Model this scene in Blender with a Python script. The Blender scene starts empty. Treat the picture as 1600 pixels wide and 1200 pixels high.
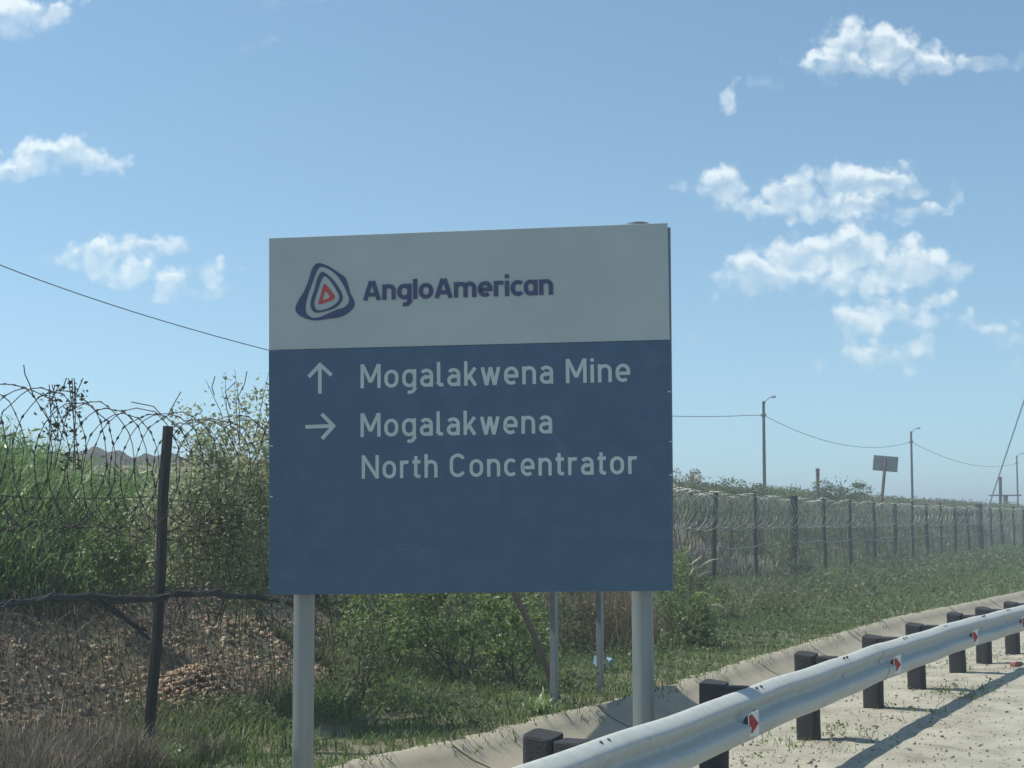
import bpy, math, random
import numpy as np
from mathutils import Vector, Matrix

random.seed(7)
rng = np.random.default_rng(7)
R = math.radians
sc = bpy.context.scene
COL = sc.collection

# ------------------------------------------------------------------ camera
F_PX = 2311.0
CAM = np.array([0.0, 0.0, 1.75])
PITCH = math.atan(217 / F_PX)
ROLL = -0.004
cam_d = bpy.data.cameras.new('camera')
cam = bpy.data.objects.new('camera', cam_d)
COL.objects.link(cam)
cam_d.sensor_width = 36
cam_d.lens = 36 * F_PX / 1600
cam_d.clip_start = 0.1
cam_d.clip_end = 20000
CR = Matrix.Rotation(math.pi / 2 + PITCH, 4, 'X') @ Matrix.Rotation(ROLL, 4, 'Z')
cam.matrix_world = Matrix.Translation(Vector(CAM)) @ CR
sc.camera = cam
CR3 = np.array(CR.to_3x3())

# ------------------------------------------------------------------ light
SUN_EL = R(57)
SUN_AZ = math.atan2(-1, 0.16)            # from +Y towards +X
SUN_DIR = Vector((math.sin(SUN_AZ) * math.cos(SUN_EL), math.cos(SUN_AZ) * math.cos(SUN_EL), math.sin(SUN_EL)))
sun_d = bpy.data.lights.new('sun', 'SUN')
sun_d.energy = 4.2
sun_d.angle = R(0.55)
sun_d.color = (1.0, 0.975, 0.89)
sun = bpy.data.objects.new('sun', sun_d)
COL.objects.link(sun)
sun.rotation_euler = SUN_DIR.to_track_quat('Z', 'Y').to_euler()
sun.location = (0, 0, 60)

sc.view_settings.view_transform = 'Standard'
sc.view_settings.look = 'None'
sc.view_settings.exposure = 0.25
sc.view_settings.gamma = 1.0
SKY_STRENGTH = 0.13


def ray(u, v):
    d = CR3 @ np.array([(u - 800) / F_PX, -(v - 600) / F_PX, -1.0])
    return d


def on_z(u, v, z):
    d = ray(u, v)
    return CAM + d * ((z - CAM[2]) / d[2])


def at_y(u, v, y):
    d = ray(u, v)
    return CAM + d * (y / d[1])


def project(p):
    q = CR3.T @ (np.asarray(p, float) - CAM)
    return 800 + F_PX * q[0] / -q[2], 600 - F_PX * q[1] / -q[2]


# ------------------------------------------------------------------ world: Nishita sky + clouds fixed in direction space
world = bpy.data.worlds.new('World')
sc.world = world
world.use_nodes = True
wt = world.node_tree
wt.nodes.clear()
WN = wt.nodes.new
WL = wt.links.new
sky = WN('ShaderNodeTexSky')
sky.sky_type = 'NISHITA'
sky.sun_disc = False
sky.sun_elevation = SUN_EL
sky.sun_rotation = SUN_AZ % (2 * math.pi)
sky.altitude = 1000
sky.air_density = 1.0
sky.dust_density = 0.8
sky.ozone_density = 1.6

tc = WN('ShaderNodeTexCoord')
lift = WN('ShaderNodeVectorMath')
lift.operation = 'ADD'
lift.inputs[1].default_value = (0, 0, 0.06)
WL(tc.outputs['Generated'], lift.inputs[0])
nrm = WN('ShaderNodeVectorMath')
nrm.operation = 'NORMALIZE'
WL(lift.outputs[0], nrm.inputs[0])
WL(nrm.outputs[0], sky.inputs['Vector'])
wb = WN('ShaderNodeMix')
wb.data_type = 'RGBA'
wb.blend_type = 'MULTIPLY'
wb.inputs['Factor'].default_value = 1.0
wb.inputs['B'].default_value = (0.96, 1.12, 1.03, 1)
WL(sky.outputs[0], wb.inputs['A'])
sep = WN('ShaderNodeSeparateXYZ')
WL(tc.outputs['Generated'], sep.inputs[0])


def wmath(op, a, b=None, c=None, clamp=False):
    n = WN('ShaderNodeMath')
    n.operation = op
    n.use_clamp = clamp
    for i, s in enumerate((a, b, c)):
        if s is None:
            continue
        if isinstance(s, (int, float)):
            n.inputs[i].default_value = s
        else:
            WL(s, n.inputs[i])
    return n.outputs[0]


def wvec(op, a, b=None, c=None, out=0):
    n = WN('ShaderNodeVectorMath')
    n.operation = op
    for i, s in enumerate((a, b, c)):
        if s is None:
            continue
        if isinstance(s, (tuple, list)):
            n.inputs[i].default_value = s
        else:
            WL(s, n.inputs[i])
    return n.outputs[out]


fwd = wmath('MAXIMUM', sep.outputs['Y'], 0.05)
px_ = wmath('DIVIDE', sep.outputs['X'], fwd)
pz_ = wmath('DIVIDE', sep.outputs['Z'], fwd)
comb = WN('ShaderNodeCombineXYZ')
WL(px_, comb.inputs[0])
WL(pz_, comb.inputs[1])
P0 = comb.outputs[0]


def wnoise(vec, scale, detail, rough=0.55):
    n = WN('ShaderNodeTexNoise')
    n.inputs['Scale'].default_value = scale
    n.inputs['Detail'].default_value = detail
    n.inputs['Roughness'].default_value = rough
    WL(vec, n.inputs['Vector'])
    return n


warp = wnoise(P0, 30, 7, 0.62)
w1 = wvec('SUBTRACT', warp.outputs['Color'], (0.5, 0.5, 0.5))
w2 = wvec('MULTIPLY', w1, (0.042, 0.040, 0.0))
P1 = wvec('ADD', P0, w2)
# cloud puffs: photograph position -> direction (u, v, half width, half height, strength)
PUFFS = [
    (1330, 72, 44, 36, 1.0), (1290, 98, 45, 18, .95), (1405, 80, 55, 32, 1.0), (1455, 94, 50, 20, .8), (1540, 92, 55, 13, .9), (1370, 102, 70, 16, .7),
    (1137, 150, 15, 16, .45), (1188, 139, 34, 11, .4),
    (1130, 300, 45, 30, 1.0), (1060, 288, 20, 14, .75), (1175, 326, 50, 20, .85), (1240, 305, 48, 25, .8), (1320, 284, 58, 36, 1.0),
    (1385, 285, 52, 28, .95), (1435, 325, 38, 18, .8), (1330, 325, 115, 22, .65), (1490, 303, 15, 12, .45),
    (1195, 430, 72, 38, .95), (1255, 400, 64, 32, .95), (1325, 393, 66, 36, 1.0), (1400, 410, 62, 33, .9), (1462, 416, 55, 22, .7),
    (1518, 410, 25, 11, .5), (1300, 435, 115, 26, .6),
    (1405, 478, 72, 26, .75), (1340, 508, 48, 32, .7), (1440, 500, 44, 26, .6), (1370, 560, 90, 22, .6), (1525, 508, 50, 18, .55), (1590, 538, 40, 12, .5),
    (1080, 535, 30, 11, .5), (1445, 548, 34, 14, .45), (1590, 578, 34, 8, .35),
    (82, 243, 88, 28, 1.0), (20, 262, 56, 20, .9), (165, 250, 28, 18, .9),
    (10, 26, 80, 36, 1.0), (82, 20, 42, 22, .7),
    (165, 394, 78, 30, .9), (238, 390, 52, 22, .9), (205, 424, 55, 17, .6), (270, 444, 42, 26, .8), (322, 434, 34, 24, .75), (350, 460, 30, 11, .5), (300, 462, 64, 12, .5),
    (410, 65, 22, 12, .3), (500, 4, 70, 9, .35),
]
acc = None
acc2 = None
for (u, v, ru, rv, st) in PUFFS:
    d = ray(u, v)
    cx, cz = d[0] / d[1], d[2] / d[1]
    rx, rz = ru / F_PX * 1.13, rv / F_PX * 1.2
    q = wvec('MULTIPLY_ADD', P1, (1 / rx, 1 / rz, 0), (-cx / rx, -cz / rz, 0))
    ln = wvec('LENGTH', q, out=1)
    val = wmath('MULTIPLY_ADD', ln, -st, st)
    acc = val if acc is None else wmath('SMOOTH_MAX', acc, val, 0.16)
    if rv >= 16:
        q2 = wvec('MULTIPLY_ADD', P1, (1 / rx, 1 / rz, 0), (-cx / rx, -cz / rz - 0.55, 0))
        val2 = wmath('MULTIPLY_ADD', wvec('LENGTH', q2, out=1), -st, st)
        acc2 = val2 if acc2 is None else wmath('SMOOTH_MAX', acc2, val2, 0.16)
fine = wnoise(P0, 90, 8, 0.6)
puff = wnoise(P0, 48, 3, 0.5)


def billow(vec):
    n = WN('ShaderNodeTexVoronoi')
    n.inputs['Scale'].default_value = 60
    n.inputs['Detail'].default_value = 1.6
    n.inputs['Roughness'].default_value = 0.55
    WL(vec, n.inputs['Vector'])
    return n.outputs['Distance']


bw = wvec('ADD', P0, wvec('MULTIPLY', w1, (0.016, 0.016, 0.0)))
b0 = billow(bw)
dens = wmath('ADD', acc, wmath('MULTIPLY_ADD', fine.outputs['Fac'], 0.55, -0.27))
dens = wmath('ADD', dens, wmath('MULTIPLY_ADD', b0, -0.62, 0.60))
front = wmath('GREATER_THAN', sep.outputs['Y'], 0.1)
mr = WN('ShaderNodeMapRange')
mr.interpolation_type = 'SMOOTHSTEP'
mr.inputs['From Min'].default_value = -0.02
mr.inputs['From Max'].default_value = 0.60
WL(dens, mr.inputs['Value'])
alpha = wmath('MULTIPLY', mr.outputs[0], wmath('MULTIPLY', front, 0.78))
b1 = billow(wvec('ADD', bw, (-0.0030, 0.0055, 0)))
relief = wmath('SUBTRACT', b1, b0)
top = wmath('MULTIPLY', wmath('SUBTRACT', acc2, acc), 0.75)
shade = wmath('ADD', top, wmath('MULTIPLY_ADD', relief, 0.9, wmath('MULTIPLY_ADD', puff.outputs['Fac'], 0.5, wmath('MULTIPLY_ADD', dens, 0.25, 0.42))), clamp=True)  # sunlit tops and grey bases painted into the cloud colour
fade = wmath('MULTIPLY_ADD', wmath('SUBTRACT', acc2, acc), 0.9, 0.86, clamp=True)
alpha = wmath('MULTIPLY', alpha, wmath('MAXIMUM', fade, 0.40))
ccol = WN('ShaderNodeMix')
ccol.data_type = 'RGBA'
WL(shade, ccol.inputs['Factor'])
ccol.inputs['A'].default_value = (3.6, 4.7, 5.5, 1)
ccol.inputs['B'].default_value = (6.7, 7.2, 7.2, 1)
smix = WN('ShaderNodeMix')
smix.data_type = 'RGBA'
WL(alpha, smix.inputs['Factor'])
WL(wb.outputs['Result'], smix.inputs['A'])
WL(ccol.outputs['Result'], smix.inputs['B'])
bg = WN('ShaderNodeBackground')
bg.inputs['Strength'].default_value = SKY_STRENGTH
WL(smix.outputs['Result'], bg.inputs['Color'])
wo = WN('ShaderNodeOutputWorld')
WL(bg.outputs[0], wo.inputs['Surface'])


# ------------------------------------------------------------------ helpers: objects
def tag(o, label=None, cat=None, group=None, kind=None):
    if label:
        o['label'] = label
    if cat:
        o['category'] = cat
    if group:
        o['group'] = group
    if kind:
        o['kind'] = kind
    return o


def empty(name, loc=(0, 0, 0), rz=0.0):
    o = bpy.data.objects.new(name, None)
    o.empty_display_size = 0.2
    o.location = loc
    o.rotation_euler = (0, 0, rz)
    COL.objects.link(o)
    return o


class MB:
    """collects geometry of one mesh; world coordinates; per-face tint"""

    def __init__(self):
        self.v, self.f, self.t, self.n = [], [], [], 0

    def add(self, verts, faces, tint=0.5):
        self.v.extend([tuple(map(float, p)) for p in verts])
        for i, fc in enumerate(faces):
            self.f.append(tuple(k + self.n for k in fc))
            self.t.append(tint if isinstance(tint, (int, float)) else tint[i])
        self.n += len(verts)
        return self

    def box(self, c, size, ax=None, tint=0.5):
        ax = np.eye(3) if ax is None else np.asarray(ax)
        h = np.asarray(size) / 2
        vs = []
        for sx, sy, sz in ((-1, -1, -1), (1, -1, -1), (1, 1, -1), (-1, 1, -1), (-1, -1, 1), (1, -1, 1), (1, 1, 1), (-1, 1, 1)):
            vs.append(np.asarray(c) + ax[0] * h[0] * sx + ax[1] * h[1] * sy + ax[2] * h[2] * sz)
        return self.add(vs, [(0, 3, 2, 1), (4, 5, 6, 7), (0, 1, 5, 4), (1, 2, 6, 5), (2, 3, 7, 6), (3, 0, 4, 7)], tint)

    def tube(self, pts, r, sides=5, tint=0.5, caps=True):
        pts = np.asarray(pts, float)
        n = len(pts)
        rr = np.full(n, r) if np.isscalar(r) else np.asarray(r)
        tang = np.gradient(pts, axis=0)
        tang /= np.linalg.norm(tang, axis=1)[:, None] + 1e-9
        vs = []
        prev = None
        for i in range(n):
            t = tang[i]
            if prev is None:
                a = np.array([0, 0, 1.0]) if abs(t[2]) < 0.9 else np.array([1.0, 0, 0])
            else:
                a = prev
            x = a - t * a.dot(t)
            x /= np.linalg.norm(x) + 1e-9
            prev = x
            y = np.cross(t, x)
            for k in range(sides):
                th = 2 * math.pi * k / sides
                vs.append(pts[i] + (x * math.cos(th) + y * math.sin(th)) * rr[i])
        fs = []
        for i in range(n - 1):
            for k in range(sides):
                k2 = (k + 1) % sides
                fs.append((i * sides + k, i * sides + k2, (i + 1) * sides + k2, (i + 1) * sides + k))
        if caps:
            fs.append(tuple(range(sides))[::-1])
            fs.append(tuple((n - 1) * sides + k for k in range(sides)))
        return self.add(vs, fs, tint)

    def prism(self, poly, depth_vec, tint=0.5):
        """closed 3D polygon extruded by depth_vec"""
        n = len(poly)
        a = [np.asarray(p, float) for p in poly]
        b = [p + np.asarray(depth_vec) for p in a]
        fs = [tuple(range(n)), tuple(range(2 * n - 1, n - 1, -1))]
        for i in range(n):
            j = (i + 1) % n
            fs.append((i, i + n, j + n, j))
        return self.add(a + b, fs, tint)

    def build(self, name, m, parent=None, smooth=False, origin=None, bevel=0.0):
        me = bpy.data.meshes.new(name)
        v = np.array(self.v)
        if parent is not None:
            inv = np.array(parent.matrix_basis.inverted()) if True else None
            v = v @ inv[:3, :3].T + inv[:3, 3]
            loc = None
        else:
            if origin is None:
                origin = np.array([(v[:, 0].min() + v[:, 0].max()) / 2, (v[:, 1].min() + v[:, 1].max()) / 2, v[:, 2].min()])
            v = v - np.asarray(origin)
            loc = origin
        me.from_pydata(v.tolist(), [], self.f)
        at = me.attributes.new('tint', 'FLOAT', 'FACE')
        at.data.foreach_set('value', np.array(self.t, dtype=np.float32))
        me.materials.append(m)
        me.update()
        if smooth:
            me.polygons.foreach_set('use_smooth', [True] * len(me.polygons))
        o = bpy.data.objects.new(name, me)
        COL.objects.link(o)
        if parent is not None:
            o.parent = parent
        else:
            o.location = loc
        if bevel:
            b = o.modifiers.new('bevel', 'BEVEL')
            b.width = bevel
            b.segments = 2
            b.limit_method = 'ANGLE'
        return o


def fast_mesh(name, V, Q, tint, m, parent=None, origin=None):
    """V (n,3), Q (k,4) quads"""
    V = np.asarray(V, np.float64)
    if parent is not None:
        inv = np.array(parent.matrix_basis.inverted())
        V = V @ inv[:3, :3].T + inv[:3, 3]
    else:
        if origin is None:
            origin = np.array([V[:, 0].mean(), V[:, 1].mean(), V[:, 2].min()])
        V = V - origin
    me = bpy.data.meshes.new(name)
    me.vertices.add(len(V))
    me.vertices.foreach_set('co', V.astype(np.float32).ravel())
    me.loops.add(Q.size)
    me.loops.foreach_set('vertex_index', Q.astype(np.int32).ravel())
    me.polygons.add(len(Q))
    me.polygons.foreach_set('loop_start', np.arange(0, Q.size, 4, dtype=np.int32))
    me.polygons.foreach_set('loop_total', np.full(len(Q), 4, np.int32))
    at = me.attributes.new('tint', 'FLOAT', 'FACE')
    at.data.foreach_set('value', np.asarray(tint, np.float32))
    me.materials.append(m)
    me.update(calc_edges=True)
    me.validate()
    o = bpy.data.objects.new(name, me)
    COL.objects.link(o)
    if parent is not None:
        o.parent = parent
    else:
        o.location = origin
    return o


def blades(pos, h, w, lean, tint, droop=0.35):
    """grass blades: pos (n,3), h (n), w (n), lean (n) fraction; returns V,Q,T"""
    n = len(pos)
    az = rng.uniform(0, 2 * np.pi, n)
    face = az + np.pi / 2 + rng.normal(0, .5, n)
    D = np.stack([np.cos(az), np.sin(az), np.zeros(n)], 1)
    S = np.stack([np.cos(face), np.sin(face), np.zeros(n)], 1)
    lv = []
    for t, wf in ((0, 1.0), (.45, .85), (.8, .5), (1.0, .06)):
        ang = lean * (t ** 1.6)
        z = h * (t - droop * lean * t ** 3)
        p = pos + D * (h * ang)[:, None]
        p = p.copy()
        p[:, 2] = pos[:, 2] + z
        lv.append(p - S * (w * wf / 2)[:, None])
        lv.append(p + S * (w * wf / 2)[:, None])
    V = np.stack(lv, 1).reshape(-1, 3)
    b = np.arange(n)[:, None] * 8
    Q = np.concatenate([b + np.array([[0, 1, 3, 2]]), b + np.array([[2, 3, 5, 4]]), b + np.array([[4, 5, 7, 6]])], 1).reshape(-1, 4)
    T = np.repeat(tint, 3)
    return V, Q, T


def leaves(pos, size, tint, up=0.3, narrow=0.5, droop=0.0):
    """leaf quads (diamonds bent along the midrib)"""
    n = len(pos)
    d = rng.normal(0, 1, (n, 3))
    d[:, 2] = d[:, 2] * 0.6 + up - droop
    d /= np.linalg.norm(d, axis=1)[:, None]
    a = rng.normal(0, 1, (n, 3))
    s = np.cross(d, a)
    s /= np.linalg.norm(s, axis=1)[:, None] + 1e-9
    nn = np.cross(s, d)
    L = size[:, None]
    base = pos - d * L * .5
    tip = pos + d * L * .5 - nn * L * .12
    l = pos - s * L * narrow * .5 + nn * L * .08
    r = pos + s * L * narrow * .5 + nn * L * .08
    V = np.stack([base, l, tip, r], 1).reshape(-1, 3)
    Q = (np.arange(n)[:, None] * 4 + np.array([[0, 1, 2, 3]]))
    return V, Q, tint


def merge(parts):
    vs, qs, ts, k = [], [], [], 0
    for V, Q, T in parts:
        vs.append(V)
        qs.append(Q + k)
        ts.append(T)
        k += len(V)
    return np.concatenate(vs), np.concatenate(qs), np.concatenate(ts)


# ------------------------------------------------------------------ helpers: materials
def new_mat(name):
    m = bpy.data.materials.new(name)
    m.use_nodes = True
    nt = m.node_tree
    nt.nodes.clear()
    out = nt.nodes.new('ShaderNodeOutputMaterial')
    return m, nt, out


def ramp(nt, fac, stops):
    r = nt.nodes.new('ShaderNodeValToRGB')
    e = r.color_ramp.elements
    while len(e) < len(stops):
        e.new(0.5)
    for i, (p, c) in enumerate(stops):
        e[i].position = p
        e[i].color = (*c, 1)
    if fac is not None:
        nt.links.new(fac, r.inputs[0])
    return r


def noise_node(nt, scale, detail=6, rough=0.6, vec=None, stretch=None):
    n = nt.nodes.new('ShaderNodeTexNoise')
    n.inputs['Scale'].default_value = scale
    n.inputs['Detail'].default_value = detail
    n.inputs['Roughness'].default_value = rough
    if vec is None:
        g = nt.nodes.new('ShaderNodeNewGeometry')
        vec = g.outputs['Position']
    if stretch:
        mp = nt.nodes.new('ShaderNodeVectorMath')
        mp.operation = 'MULTIPLY'
        mp.inputs[1].default_value = stretch
        nt.links.new(vec, mp.inputs[0])
        vec = mp.outputs[0]
    nt.links.new(vec, n.inputs['Vector'])
    return n


def foliage(name, stops, trans=0.4, rough=0.5, spec=0.25):
    m, nt, out = new_mat(name)
    a = nt.nodes.new('ShaderNodeAttribute')
    a.attribute_name = 'tint'
    n = noise_node(nt, 1.6, 3)
    mx = nt.nodes.new('ShaderNodeMath')
    mx.operation = 'MULTIPLY_ADD'
    nt.links.new(n.outputs['Fac'], mx.inputs[0])
    mx.inputs[1].default_value = 0.5
    ad = nt.nodes.new('ShaderNodeMath')
    ad.operation = 'MULTIPLY_ADD'
    nt.links.new(a.outputs['Fac'], ad.inputs[0])
    ad.inputs[1].default_value = 0.9
    ad.inputs[2].default_value = -0.2
    nt.links.new(ad.outputs[0], mx.inputs[2])
    r = ramp(nt, mx.outputs[0], stops)
    p = nt.nodes.new('ShaderNodeBsdfPrincipled')
    p.inputs['Roughness'].default_value = rough
    p.inputs['Specular IOR Level'].default_value = spec
    nt.links.new(r.outputs[0], p.inputs['Base Color'])
    t = nt.nodes.new('ShaderNodeBsdfTranslucent')
    nt.links.new(r.outputs[0], t.inputs['Color'])
    mix = nt.nodes.new('ShaderNodeMixShader')
    mix.inputs[0].default_value = trans
    nt.links.new(p.outputs[0], mix.inputs[1])
    nt.links.new(t.outputs[0], mix.inputs[2])
    nt.links.new(mix.outputs[0], out.inputs['Surface'])
    return m


def surface(name, stops, scale=3.0, detail=8, rough=0.85, metal=0.0, bump=0.0, bump_scale=40.0, spec=0.3, stretch=None, use_tint=0.0, rough_var=0.0):
    m, nt, out = new_mat(name)
    n = noise_node(nt, scale, detail, stretch=stretch)
    fac = n.outputs['Fac']
    if use_tint:
        a = nt.nodes.new('ShaderNodeAttribute')
        a.attribute_name = 'tint'
        mm = nt.nodes.new('ShaderNodeMath')
        mm.operation = 'MULTIPLY_ADD'
        nt.links.new(a.outputs['Fac'], mm.inputs[0])
        mm.inputs[1].default_value = use_tint
        s2 = nt.nodes.new('ShaderNodeMath')
        s2.operation = 'MULTIPLY_ADD'
        nt.links.new(fac, s2.inputs[0])
        s2.inputs[1].default_value = 1 - use_tint
        s2.inputs[2].default_value = 0.0
        nt.links.new(s2.outputs[0], mm.inputs[2])
        fac = mm.outputs[0]
    r = ramp(nt, fac, stops)
    p = nt.nodes.new('ShaderNodeBsdfPrincipled')
    p.inputs['Roughness'].default_value = rough
    p.inputs['Metallic'].default_value = metal
    p.inputs['Specular IOR Level'].default_value = spec
    nt.links.new(r.outputs[0], p.inputs['Base Color'])
    if rough_var:
        rv = nt.nodes.new('ShaderNodeMath')
        rv.operation = 'MULTIPLY_ADD'
        nt.links.new(n.outputs['Fac'], rv.inputs[0])
        rv.inputs[1].default_value = rough_var
        rv.inputs[2].default_value = rough - rough_var / 2
        nt.links.new(rv.outputs[0], p.inputs['Roughness'])
    if bump:
        nb = noise_node(nt, bump_scale, 6, 0.65)
        b = nt.nodes.new('ShaderNodeBump')
        b.inputs['Strength'].default_value = bump
        b.inputs['Distance'].default_value = 0.02
        nt.links.new(nb.outputs['Fac'], b.inputs['Height'])
        nt.links.new(b.outputs[0], p.inputs['Normal'])
    nt.links.new(p.outputs[0], out.inputs['Surface'])
    return m


M = {}
M['dirt'] = surface('dirt_and_litter', [(.3, (.13, .115, .075)), (.5, (.20, .17, .115)), (.62, (.11, .12, .055)), (.75, (.27, .235, .17))], 1.4, 10, bump=.6, bump_scale=18)
M['sand'] = surface('sandy_shoulder', [(.30, (.22, .20, .155)), (.41, (.33, .30, .235)), (.54, (.39, .36, .285)), (.72, (.47, .435, .35))], 2.2, 15, bump=.55, bump_scale=60)
M['asphalt'] = surface('sun_bleached_asphalt', [(.3, (.32, .315, .295)), (.7, (.41, .40, .365))], 9, 10, bump=.35, bump_scale=150)
M['concrete'] = surface('drain_concrete', [(.2, (.30, .262, .195)), (.5, (.42, .365, .27)), (.8, (.49, .43, .325))], 1.7, 12, bump=.25, bump_scale=45)
M['rock'] = surface('rubble_stone', [(.15, (.085, .06, .04)), (.42, (.29, .20, .125)), (.72, (.42, .305, .20)), (.97, (.53, .43, .32))], 4, 4, use_tint=.75)
M['pebble'] = surface('pebbles', [(.15, (.08, .07, .065)), (.5, (.28, .26, .22)), (.9, (.55, .53, .48))], 6, 4, use_tint=.8)
M['timber'] = surface('creosoted_timber', [(.25, (.022, .023, .026)), (.6, (.045, .045, .047)), (.85, (.085, .078, .072))], 9, 8, rough=.8, bump=.5, bump_scale=40, stretch=(1, 1, .12))
M['galv'] = surface('galvanised_steel', [(.25, (.40, .415, .385)), (.5, (.47, .485, .45)), (.8, (.53, .54, .505))], 16, 12, rough=.6, metal=.0, spec=.2, rough_var=.2, bump=.03, bump_scale=25)
M['galv_dull'] = surface('dull_galvanised_steel', [(.25, (.20, .225, .24)), (.8, (.29, .315, .325))], 7, 8, rough=.6, metal=.4, rough_var=.2)
M['galv_post'] = surface('weathered_galvanised_pipe', [(.25, (.19, .22, .22)), (.55, (.24, .27, .268)), (.85, (.36, .38, .37))], 5, 10, rough=.5, metal=.35, rough_var=.25, stretch=(1, 1, .15))
M['white_panel'] = surface('white_sign_sheeting', [(.3, (.385, .435, .425)), (.7, (.435, .48, .465))], 2.2, 8, rough=.5, spec=.4)
M['blue_panel'] = surface('navy_sign_sheeting', [(.30, (.037, .085, .152)), (.5, (.044, .098, .168)), (.62, (.050, .105, .176)), (.76, (.066, .122, .188))], 6, 12, rough=.42, spec=.45)
M['navy_print'] = surface('navy_print', [(.3, (.042, .062, .135)), (.7, (.055, .076, .155))], 8, 6, rough=.5)
M['red_print'] = surface('red_print', [(.3, (.42, .055, .055)), (.7, (.50, .075, .07))], 8, 6, rough=.5)
M['white_print'] = surface('pale_lettering', [(.3, (.46, .52, .50)), (.7, (.53, .58, .56))], 6, 6, rough=.5)
M['seam'] = surface('seam_navy', [(.3, (.036, .080, .146)), (.7, (.046, .098, .168))], 9, 5, rough=.6)  # seam lines a touch darker than the navy sheeting
M['seam_glint'] = surface('faint_seam_glint', [(.4, (.07, .12, .175)), (.6, (.17, .22, .26))], 30, 4, rough=.5)  # pale line painted for a glint along the panel seam
M['dark_edge'] = surface('dark_sign_edge', [(.3, (.05, .055, .065)), (.7, (.08, .085, .095))], 6, 6, rough=.6)
M['black'] = surface('black_plastic', [(.3, (.012, .012, .013)), (.7, (.022, .022, .024))], 12, 4, rough=.5)
M['refl_white'] = surface('reflector_white', [(.3, (.66, .66, .63)), (.7, (.76, .76, .73))], 12, 4, rough=.4)
M['refl_red'] = surface('reflector_red', [(.3, (.34, .035, .032)), (.7, (.42, .045, .04))], 12, 4, rough=.35)
M['wire'] = surface('rusty_wire', [(.25, (.035, .032, .03)), (.7, (.085, .07, .06))], 20, 4, rough=.7, metal=.3)
M['wire_bright'] = surface('galvanised_glinting_wire', [(.25, (.24, .24, .22)), (.7, (.56, .56, .52))], 6, 4, rough=.4, metal=.4)  # lighter than the near coil, its colour carries the glints
M['cable'] = surface('black_cable', [(.25, (.018, .02, .023)), (.7, (.045, .048, .052))], 14, 4, rough=.6)
M['fence_post'] = surface('dark_fence_post', [(.25, (.014, .015, .016)), (.7, (.036, .035, .034))], 8, 6, rough=.8, stretch=(1, 1, .2))
M['pole'] = surface('pole_timber', [(.25, (.018, .017, .016)), (.7, (.045, .040, .036))], 4, 6, rough=.85, stretch=(1, 1, .2))
M['rust_post'] = surface('rusted_post', [(.25, (.12, .085, .065)), (.7, (.21, .16, .125))], 6, 6, rough=.8)
M['sign_back'] = surface('bare_sign_back', [(.25, (.26, .29, .28)), (.7, (.33, .36, .34))], 3, 6, rough=.55, metal=.3)
M['hill'] = surface('mine_spoil', [(.25, (.035, .03, .027)), (.5, (.07, .058, .048)), (.8, (.12, .10, .08))], .25, 10, bump=.8, bump_scale=1.2)
M['bark'] = surface('bark', [(.25, (.06, .048, .036)), (.7, (.14, .11, .085))], 20, 6, stretch=(1, 1, .2))
M['litter'] = surface('faded_plastic', [(.25, (.30, .48, .55)), (.7, (.50, .64, .68))], 9, 4, rough=.5)
M['brick'] = surface('broken_brick', [(.25, (.24, .10, .07)), (.7, (.36, .17, .12))], 12, 4)

M['reed'] = foliage('reed_leaf', [(0, (.045, .09, .028)), (.32, (.105, .19, .05)), (.6, (.20, .30, .10)), (.82, (.38, .44, .22)), (1, (.56, .56, .36))], .5, .35, .5)
M['grass'] = foliage('verge_grass', [(0, (.06, .10, .03)), (.4, (.12, .185, .05)), (.75, (.20, .255, .085)), (1, (.38, .36, .20))], .45)
M['berm_grass'] = foliage('mixed_veld_grass', [(0, (.06, .09, .038)), (.4, (.125, .155, .062)), (.75, (.215, .23, .11)), (1, (.40, .37, .24))], .45)
M['dry'] = foliage('dry_grass', [(0, (.07, .058, .045)), (.5, (.17, .14, .105)), (.8, (.28, .24, .18)), (1, (.42, .36, .28))], .3)
M['creeper'] = foliage('dusty_creeper_leaf', [(0, (.13, .165, .08)), (.3, (.29, .33, .17)), (.65, (.46, .48, .30)), (1, (.64, .62, .48))], .5)
M['creeper_dark'] = foliage('dark_creeper_leaf', [(0, (.018, .028, .012)), (.5, (.035, .05, .022)), (1, (.075, .085, .045))], .25)
M['shrub'] = foliage('shrub_leaf', [(0, (.07, .115, .035)), (.38, (.16, .235, .07)), (.7, (.28, .36, .13)), (1, (.46, .49, .27))], .5, .4, .4)
M['shrub_dark'] = foliage('dull_shrub_leaf', [(0, (.055, .08, .04)), (.45, (.12, .15, .07)), (.8, (.20, .23, .115)), (1, (.34, .34, .21))], .45)
M['plume'] = foliage('seed_plume', [(0, (.42, .38, .30)), (1, (.66, .62, .52))], .4)
M['pale_tuft'] = foliage('pale_seed_grass', [(0, (.16, .15, .10)), (.5, (.28, .26, .19)), (1, (.46, .42, .34))], .4)
M['dry_red'] = foliage('dry_reddish_grass', [(0, (.08, .05, .035)), (.5, (.16, .10, .07)), (1, (.26, .18, .13))], .3)

# ------------------------------------------------------------------ ground lines
RAIL_Z = 0.675
rail_px = [(820, 1197), (920, 1161), (1010, 1130), (1100, 1100), (1175, 1076), (1300, 1030), (1400, 999), (1500, 970), (1600, 946)]
rail_pts = np.array([on_z(u, v, RAIL_Z)[:2] for u, v in rail_px])
cf = np.polyfit(rail_pts[:, 1], rail_pts[:, 0], 3)
RY0, RY1 = rail_pts[0, 1], rail_pts[-1, 1]


def rail_x(y):
    y = np.asarray(y, float)
    mid = np.polyval(cf, np.clip(y, RY0, RY1))
    dl = np.polyval(np.polyder(cf), RY0)
    dr = np.polyval(np.polyder(cf), RY1)
    return mid + np.minimum(y - RY0, 0) * dl + np.maximum(y - RY1, 0) * dr


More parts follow.
